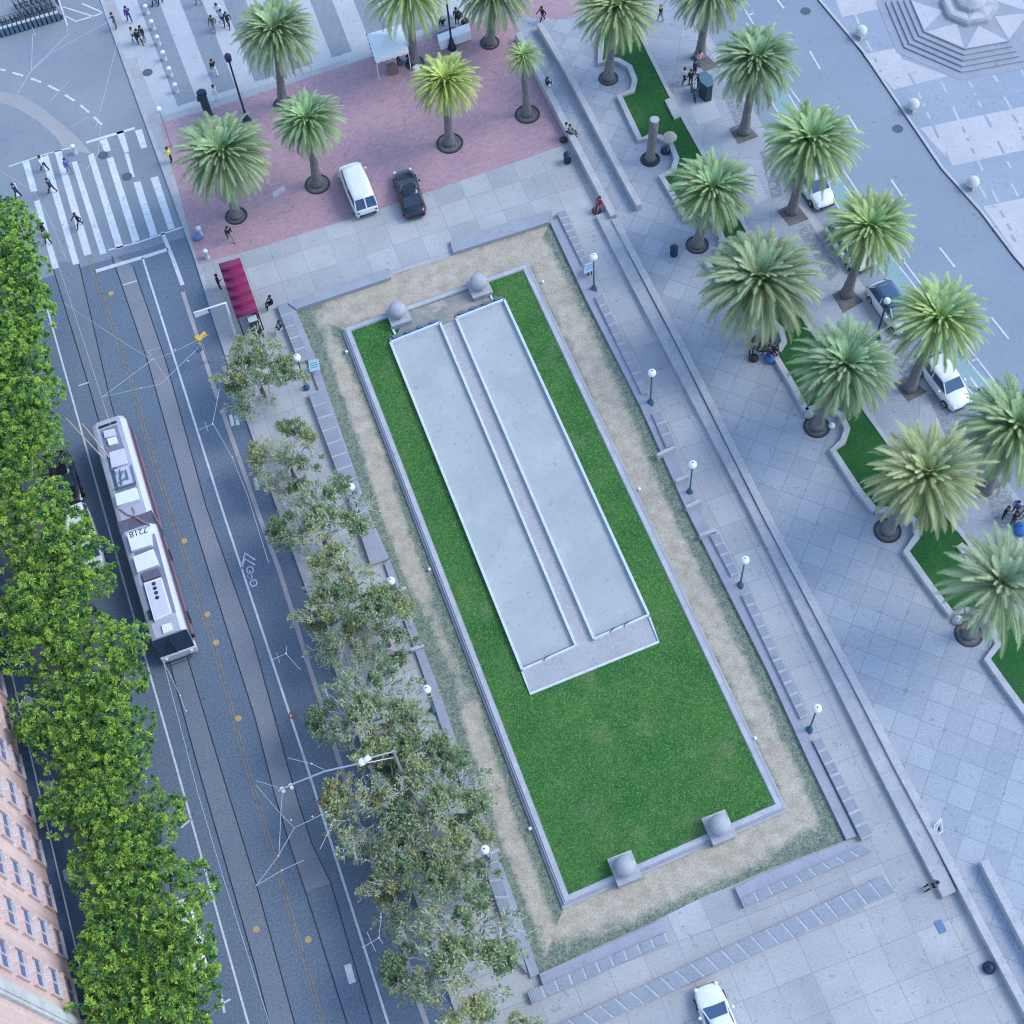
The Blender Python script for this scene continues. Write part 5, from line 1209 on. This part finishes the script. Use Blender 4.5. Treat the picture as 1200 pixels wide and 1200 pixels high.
# white spherical bollards across the road
mb = MB(); mb.ball((0, 0, .55), .48, 20, 14); mbs = mb.mesh('sphere', surf('white_stone', (.6, .6, .58), None, big=2), True); mb = MB(); mb.lathe((0, 0, 0), [(.42, 0), (.4, .06), (.3, .12)], 16); mbb = mb.mesh('foot', m_stone2)
for x, y, lb in ((1009, 37, 'nearest the stepped plinth'), (1070, 123, 'middle one across the right road'), (1140, 214, 'lowest one across the right road')):
    t = thing('sphere_bollard', 'white stone sphere bollard, ' + lb, 'bollard', (*g(x, y, .6), ZP), 0, 'sphere bollards'); obj('sphere', mbs, t); obj('foot', mbb, t)
    for k, (a, b) in enumerate(((-7, 3), (0, 8))):
        P = g(x + a, y + b, .3); tag(thing('path_light', 'tiny yellow capped path light %s the %s' % (('left of', 'below')[k], {1009: 'bollard nearest the plinth', 1070: 'middle sphere bollard', 1140: 'lowest sphere bollard'}[x]), 'path light', (*P, ZP), 0, 'tiny path lights'), 'x', 'path light') if False else None
        mbp = MB(); mbp.lathe((0, 0, 0), [(.07, 0), (.06, .3), (.1, .32), (.08, .4), (0, .42)], 8); tag(obj('path_light', (mbp, plain('warm_cap', (.75, .6, .35))), None, (*P, ZP)), 'tiny warm coloured path light %s the %s' % (('left of', 'below')[k], {1009: 'sphere nearest the plinth', 1070: 'middle white sphere', 1140: 'lowest white sphere'}[x]), 'path light', 'path lights')
# small bollards on the striped plaza
mb = MB(); mb.lathe((0, 0, 0), [(.17, 0), (.16, .8), (.2, .82), (.2, .9), (.1, 1.0), (0, 1.02)], 12); mbo = mb.mesh('bollard', m_roofwhite, True)
posw = ['topmost', 'second from the top', 'third from the top', 'fourth from the top', 'fifth from the top', 'lowest']
for k, (x, y) in enumerate(((171, 10), (178, 28), (184.5, 46), (191.5, 64), (198.5, 83), (205.5, 102))):
    tag(obj('bollard', mbo, None, (*g(x, y, .7), ZP)), 'white bollard in the dark stripe row by the intersection, ' + posw[k], 'bollard', 'white bollards')
for x, y, lb in ((233, 269, 'above the blue bag at the kerb'), (241, 296, 'at the lower left corner of the brick paving'), (85, 172, 'on the upper edge of the crosswalk')):
    tag(obj('bollard', mbo, None, (*g(x, y, .8), ZP if x > 100 else .01)), 'single small white bollard ' + lb, 'bollard')
# floodlights in the lawn border: small white studs
mb = MB(); mb.lathe((0, 0, 0), [(.1, 0), (.1, .16), (.13, .18), (.1, .24), (0, .25)], 10); mst = mb.mesh('stud', m_roofwhite, True)
for x, y, lb in ((406, 412, 'upper left'), (636, 330, 'upper right'), (749, 573, 'right middle'), (503, 667, 'left middle'), (621, 971, 'lower left'), (885, 865, 'lower right'), (760, 696, 'by the right bocce court end')):
    if y == 696: continue
    tag(obj('ground_light', mst, None, (*g(x, y, .3), .127)), 'small white ground light just outside the lawn border, ' + lb, 'ground light', 'ground lights round the lawn')

# ---------------------------------------------------------------- people
def person_mesh(pose):
    J = {}; E = []
    if pose == 'sit':
        J = dict(pel=(0, 0, .52), ab=(0, -.02, .72), ch=(0, -.02, .95), nk=(0, 0, 1.1), hd=(0, .03, 1.22), ht=(0, .03, 1.34),
                 hL=(-.10, .03, .50), kL=(-.14, .45, .52), aL=(-.14, .5, .1), fL=(-.15, .66, .06), hR=(.10, .03, .50), kR=(.14, .45, .52), aR=(.13, .46, .1), fR=(.13, .62, .06),
                 sL=(-.18, 0, 1.03), eL=(-.26, .1, .78), wL=(-.14, .33, .66), gL=(-.12, .40, .65), sR=(.18, 0, 1.03), eR=(.26, .1, .78), wR=(.14, .33, .66), gR=(.12, .40, .65))
    else:
        s = {'stand': 0, 'walk': .22, 'stride': .32}[pose]
        J = dict(pel=(0, 0, .95), ab=(0, .01, 1.12), ch=(0, .02, 1.32), nk=(0, .03, 1.47), hd=(0, .06, 1.58), ht=(0, .06, 1.70),
                 hL=(-.10, 0, .90), kL=(-.11, s * .7, .50), aL=(-.11, s, .09), fL=(-.12, s + .17, .05), hR=(.10, 0, .90), kR=(.11, -s * .3, .49), aR=(.11, -s, .11 + s * .2), fR=(.12, -s + .15, .05 + s * .05),
                 sL=(-.19, 0, 1.40), eL=(-.26, -s * .6, 1.12), wL=(-.25, -s * .5 + .1, .88), gL=(-.24, -s * .4 + .13, .80), sR=(.19, 0, 1.40), eR=(.26, s * .5, 1.12), wR=(.25, s + .1, .92), gR=(.24, s + .15, .85))
        if pose == 'stand': J['wR'] = (.1, .3, 1.08); J['gR'] = (.05, .36, 1.1); J['eR'] = (.27, .05, 1.12)
    names = list(J); idx = {k: i for i, k in enumerate(names)}
    ed = [('pel', 'ab'), ('ab', 'ch'), ('ch', 'nk'), ('nk', 'hd'), ('hd', 'ht'), ('pel', 'hL'), ('hL', 'kL'), ('kL', 'aL'), ('aL', 'fL'), ('pel', 'hR'), ('hR', 'kR'), ('kR', 'aR'), ('aR', 'fR'), ('ch', 'sL'), ('sL', 'eL'), ('eL', 'wL'), ('wL', 'gL'), ('ch', 'sR'), ('sR', 'eR'), ('eR', 'wR'), ('wR', 'gR')]
    rad = dict(pel=.14, ab=.135, ch=.155, nk=.06, hd=.10, ht=.085, hL=.10, hR=.10, kL=.07, kR=.07, aL=.045, aR=.045, fL=.04, fR=.04, sL=.075, sR=.075, eL=.05, eR=.05, wL=.038, wR=.038, gL=.035, gR=.035)
    me = bpy.data.meshes.new('p'); me.from_pydata([J[k] for k in names], [(idx[a], idx[b]) for a, b in ed], [])
    o = bpy.data.objects.new('p', me); COL.objects.link(o)
    o.modifiers.new('s', 'SKIN'); o.modifiers.new('d', 'SUBSURF').levels = 1
    for k, v in zip(names, me.skin_vertices[0].data): v.radius = (rad[k], rad[k]); v.use_root = (k == 'pel')
    dg = bpy.context.evaluated_depsgraph_get(); dg.update(); out = bpy.data.meshes.new_from_object(o.evaluated_get(dg)); bpy.data.objects.remove(o)
    for m in (m_dark, m_steel, m_skin, m_hair): out.materials.append(m)
    grp = dict(hd=2, ht=3, nk=2, kL=0, kR=0, aL=0, aR=0, hL=0, hR=0, pel=0, ab=1, ch=1, sL=1, sR=1, eL=1, eR=1, wL=1, wR=1, gL=2, gR=2, fL=3, fR=3)
    for p in out.polygons:
        c = p.center; k = min(names, key=lambda n: (Vector(J[n]) - c).length); p.material_index = grp[k]; p.use_smooth = True
    mb = MB(); hc = Vector(J['hd']); mb.ball((hc.x, hc.y - .02, hc.z + .07), .125, 12, 8, 0, .85); hair = mb.mesh('hair', m_hair, True)
    return out, hair
PP = {k: person_mesh(k) for k in ('stand', 'walk', 'stride', 'sit')}
CLO = {}
def clo(c):
    if c not in CLO: CLO[c] = plain('cloth', {'white': (.72, .74, .76), 'black': (.012, .013, .017), 'navy': (.02, .03, .08), 'blue': (.05, .14, .42), 'grey': (.22, .23, .25), 'red': (.3, .04, .05), 'purple': (.06, .03, .25), 'yellow': (.85, .8, .03), 'beige': (.45, .38, .3), 'pink': (.6, .35, .38), 'jeans': (.05, .08, .17), 'green': (.06, .13, .08)}[c], .85)
    return CLO[c]
def person(px, py, pose, top, leg, rot, label, z=ZP):
    me, hair = PP[pose]; P = g(px, py, z); t = tag(obj('person', me, None, (*P, z)), label, 'person'); t.rotation_euler.z = R_(rot)
    for i, c in ((0, leg), (1, top)): t.material_slots[i].link = 'OBJECT'; t.material_slots[i].material = clo(c)
    h = obj('hair', hair, t)
    return t
Q = [
 (54, 200, 'stride', 'white', 'black', 40, 'person in white top walking on the upper left of the crosswalk', 0),
 (63, 226, 'stride', 'navy', 'black', 60, 'person in dark clothes striding along the crosswalk middle left', 0),
 (83, 203, 'walk', 'blue', 'grey', 20, 'person in bright blue between the crosswalk bars', 0),
 (95, 266, 'stride', 'black', 'navy', 110, 'person in black striding across the lower crosswalk', 0),
 (54, 276, 'stride', 'black', 'jeans', 10, 'person in black at the lower left end of the crosswalk', 0),
 (58, 286, 'walk', 'grey', 'black', 30, 'person in grey just below another at the lower left crosswalk end', 0),
 (23, 232, 'walk', 'navy', 'black', 70, 'person in navy at the far left edge of the crosswalk', 0),
 (159, 50, 'walk', 'white', 'black', 200, 'person in white in the small group by the first bollards', ZP),
 (165, 52, 'walk', 'black', 'black', 200, 'person in black in the small group by the first bollards', ZP),
 (170, 48, 'stand', 'navy', 'grey', 120, 'person in navy in the small group by the first bollards', ZP),
 (153, 26, 'walk', 'purple', 'purple', 10, 'person in purple walking near the intersection kerb', ZP),
 (137, 33, 'stand', 'navy', 'green', 80, 'person in dark clothes standing on the intersection kerb', ZP),
 (182, 6, 'walk', 'black', 'navy', 90, 'person in black at the top edge above the bollards', ZP),
 (189, 5, 'walk', 'purple', 'black', 90, 'person in purple shirt at the top edge above the bollards', ZP),
 (234, 6, 'walk', 'navy', 'grey', 30, 'person in navy at the top edge in a dark stripe', ZP),
 (258, 22, 'stride', 'white', 'grey', 150, 'person in white top left in the trio near the top', ZP),
 (263, 29, 'walk', 'white', 'navy', 150, 'person in white middle of the trio near the top', ZP),
 (269, 32, 'walk', 'navy', 'navy', 150, 'person in dark blue right in the trio near the top', ZP),
 (252, 36, 'walk', 'green', 'grey', 150, 'person in dull green beside the trio near the top', ZP),
 (253, 88, 'stride', 'black', 'white', 10, 'person in black walking toward the green pillar', ZP),
 (255, 118, 'stand', 'white', 'white', 30, 'person all in white beside the green pillar', ZP),
 (202, 190, 'stand', 'yellow', 'navy', 70, 'person in a bright yellow vest at the kerb by the crosswalk', ZP),
 (271, 282, 'stride', 'black', 'grey', 190, 'person in black walking on the brick below the first palm', ZP),
 (258, 338, 'stand', 'navy', 'black', 270, 'person in navy waiting left of the magenta shelter', ZP),
 (636, 26, 'stride', 'black', 'navy', 100, 'person in black walking at the top of the ramp wall', ZP),
 (774, 25, 'walk', 'black', 'grey', 30, 'person in black right of the palm at the top of the palm lawn', ZP),
 (642, 105, 'sit', 'navy', 'white', 300, 'person in navy sitting on the parapet wall near the small palm', .45),
 (664, 158, 'sit', 'white', 'black', 250, 'person in white sitting on the parapet wall, upper of a couple', .45),
 (668, 160, 'sit', 'grey', 'navy', 250, 'person in grey sitting on the parapet wall, lower of a couple', .45),
 (703, 244, 'sit', 'red', 'grey', 120, 'person in dark red seated at the start of the long ledge', .3),
 (801, 98, 'stride', 'white', 'black', 290, 'person in white walking left in the group by the kiosk', ZP),
 (814, 88, 'stand', 'navy', 'black', 200, 'person in navy in the middle of the group by the kiosk', ZP),
 (819, 78, 'stand', 'pink', 'grey', 180, 'person in pale pink at the back of the group by the kiosk', ZP),
 (809, 100, 'stand', 'black', 'navy', 0, 'person in black left of the bicycle in the group by the kiosk', ZP),
 (818, 105, 'stand', 'navy', 'jeans', 90, 'person in navy nearest the green kiosk', ZP),
 (880, 415, 'stand', 'grey', 'black', 150, 'person in grey and white at the left of the group under the widest palm', ZP),
 (893, 414, 'stand', 'black', 'navy', 90, 'person in black in the middle of the group under the widest palm', ZP),
 (900, 417, 'sit', 'navy', 'jeans', 200, 'person in navy seated on the curved wall under the widest palm', .2),
 (906, 414, 'sit', 'black', 'black', 200, 'person in black seated right on the curved wall under the widest palm', .2),
 (904, 398, 'stand', 'black', 'navy', 180, 'person in black behind the wall under the widest palm fronds', ZP),
 (320, 359, 'sit', 'black', 'black', 100, 'person in black sitting on the bench end right of the magenta shelter', .25),
 (331, 388, 'sit', 'navy', 'white', 100, 'person in navy sitting on the narrow bench lower right of the shelter', .25),
 (1175, 607, 'stand', 'black', 'black', 200, 'person in black leftmost in the group at the right edge', ZP),
 (1186, 613, 'stand', 'black', 'navy', 180, 'person in black lower in the group at the right edge', ZP),
 (1188, 601, 'stand', 'blue', 'navy', 100, 'person in blue at the back of the group at the right edge', ZP),
 (1197, 606, 'stand', 'beige', 'grey', 100, 'person in beige cut by the right edge', ZP),
 (1094, 1040, 'sit', 'grey', 'black', 80, 'person in grey sitting at the lower end of the long ledge', .2),
 (479, 74, 'stand', 'black', 'navy', 60, 'person in black beside the tent under the top palm', ZP),
 (468, 76, 'stand', 'navy', 'black', 200, 'person in navy inside the tent shade', ZP),
 (536, 28, 'stand', 'navy', 'black', 0, 'vendor in dark clothes behind the white market table', ZP),
 (520, 38, 'stand', 'black', 'grey', 0, 'vendor in black at the left end of the white market table', ZP)]
for x, y, pose, a, b, r, lb, z in Q: person(x, y, pose, a, b, r, lb, z)

# ---------------------------------------------------------------- bicycles
def bike_meshes():
    P = []
    for y in (-.5, .5):
        mb = MB(); path = [(0, y + .33 * math.cos(a * math.pi / 8), .34 + .33 * math.sin(a * math.pi / 8)) for a in range(17)]; mb.tube(path, .028, 5, cap=False); mb.tube([(-.04, y, .34), (.04, y, .34)], .05, 6)
        for k in range(6): a = k * math.pi / 6; mb.tube([(0, y + .32 * math.cos(a), .34 + .32 * math.sin(a)), (0, y - .32 * math.cos(a), .34 - .32 * math.sin(a))], .006, 3)
        P.append(('wheel', mb.mesh('wheel', m_black)))
    mb = MB(); A, B, C_, D, E_ = (0, -.5, .34), (0, -.05, .3), (0, -.18, .82), (0, .36, .85), (0, .5, .34)
    for a, b in ((A, B), (B, C_), (A, C_), (C_, D), (B, D), (D, E_), (D, (0, .34, 1.02))): mb.tube([a, b], .022, 5)
    P.append(('frame', mb.mesh('frame', m_teal2))); mb = MB(); mb.tube([(-.27, .3, 1.03), (0, .36, 1.02), (.27, .3, 1.03)], .022, 5); P.append(('handlebar', mb.mesh('handlebar', m_dark)))
    mb = MB(); mb.ball((0, -.2, .9), .12, 8, 5, 0, .4); P.append(('saddle', mb.mesh('saddle', m_black))); return P
BP = bike_meshes()
def bike(x, y, z, rot, label, grp=None):
    t = thing('bicycle', label, 'bicycle', (*g(x, y, z), z), R_(rot), grp)
    for n, m in BP: obj(n, m, t)
    return t
bike(812, 113, ZP, -10, 'bicycle standing below the group by the green kiosk')
bike(908, 122, ZP, 0, 'x') if False else None
ord_ = ['first', 'second', 'third', 'fourth', 'fifth', 'sixth', 'seventh', 'eighth', 'ninth', 'tenth', 'eleventh', 'twelfth', 'thirteenth']
first = None
for k in range(13):
    x, y = 2 + k * 5.4, 35 - k * 1.55
    lb = 'shared bicycle docked in the front row at the top left corner, %s from the left' % ord_[k]
    if first is None: first = bike(x, y, 0.004, 18, lb, 'docked shared bicycles')
    else: dup(first, (*g(x, y, .004), .004), R_(18 + (k % 3) * 4), lb, 'docked shared bicycles')
for k in range(8):
    x, y = 22 + k * 6, 14 - k * 1.9
    dup(first, (*g(x, y, .004), .004), R_(14 + (k % 3) * 5), 'shared bicycle docked in the rear row at the top left corner, %s from the left' % ord_[k], 'docked shared bicycles')
mb = MB(); mbk = MB(); rail = MB()
for k in range(14):
    P = g(-2 + k * 5.4, 40.5 - k * 1.55, .3); mb.box((*P, .45), (.26, .3, .8)); mbk.box((*P, .87), (.28, .32, .06))
A, B = g(-8, 44, 0), g(74, 20, 0); strip(rail, [A, B], .5, 0, .07)
t = thing('bike_dock', 'long row of bike share docking posts at the top left corner', 'bike dock'); obj('base_rail', (rail, m_dark), t); obj('dock_posts', (mb, m_teal2), t); obj('dock_caps', (mbk, m_wallcap), t)

# ---------------------------------------------------------------- light
w = bpy.data.worlds.new('World'); scene.world = w; w.use_nodes = True
N, L = w.node_tree.nodes, w.node_tree.links
sky = N.new('ShaderNodeTexSky'); sky.sky_type = 'NISHITA'; sky.sun_disc = False
SE, SA = R_(48), R_(100)      # elevation; azimuth clockwise from +Y
sky.sun_elevation = SE; sky.sun_rotation = SA; sky.air_density = 1.0; sky.dust_density = .6; sky.ozone_density = 2.5
bg = N['Background']; L.new(sky.outputs[0], bg.inputs['Color']); bg.inputs['Strength'].default_value = .15
sl = bpy.data.lights.new('sun', 'SUN'); sl.energy = .6; sl.angle = R_(24); sl.color = (1, .97, .88)
so = bpy.data.objects.new('sun', sl); COL.objects.link(so)
d = Vector((math.sin(SA) * math.cos(SE), math.cos(SA) * math.cos(SE), math.sin(SE)))
so.rotation_euler = d.to_track_quat('Z', 'Y').to_euler()
scene.view_settings.view_transform = 'Standard'; scene.view_settings.look = 'None'
scene.view_settings.exposure = 1.46; scene.view_settings.gamma = 1
scene.render.engine = 'CYCLES'
scene.cycles.filter_width = 1.15
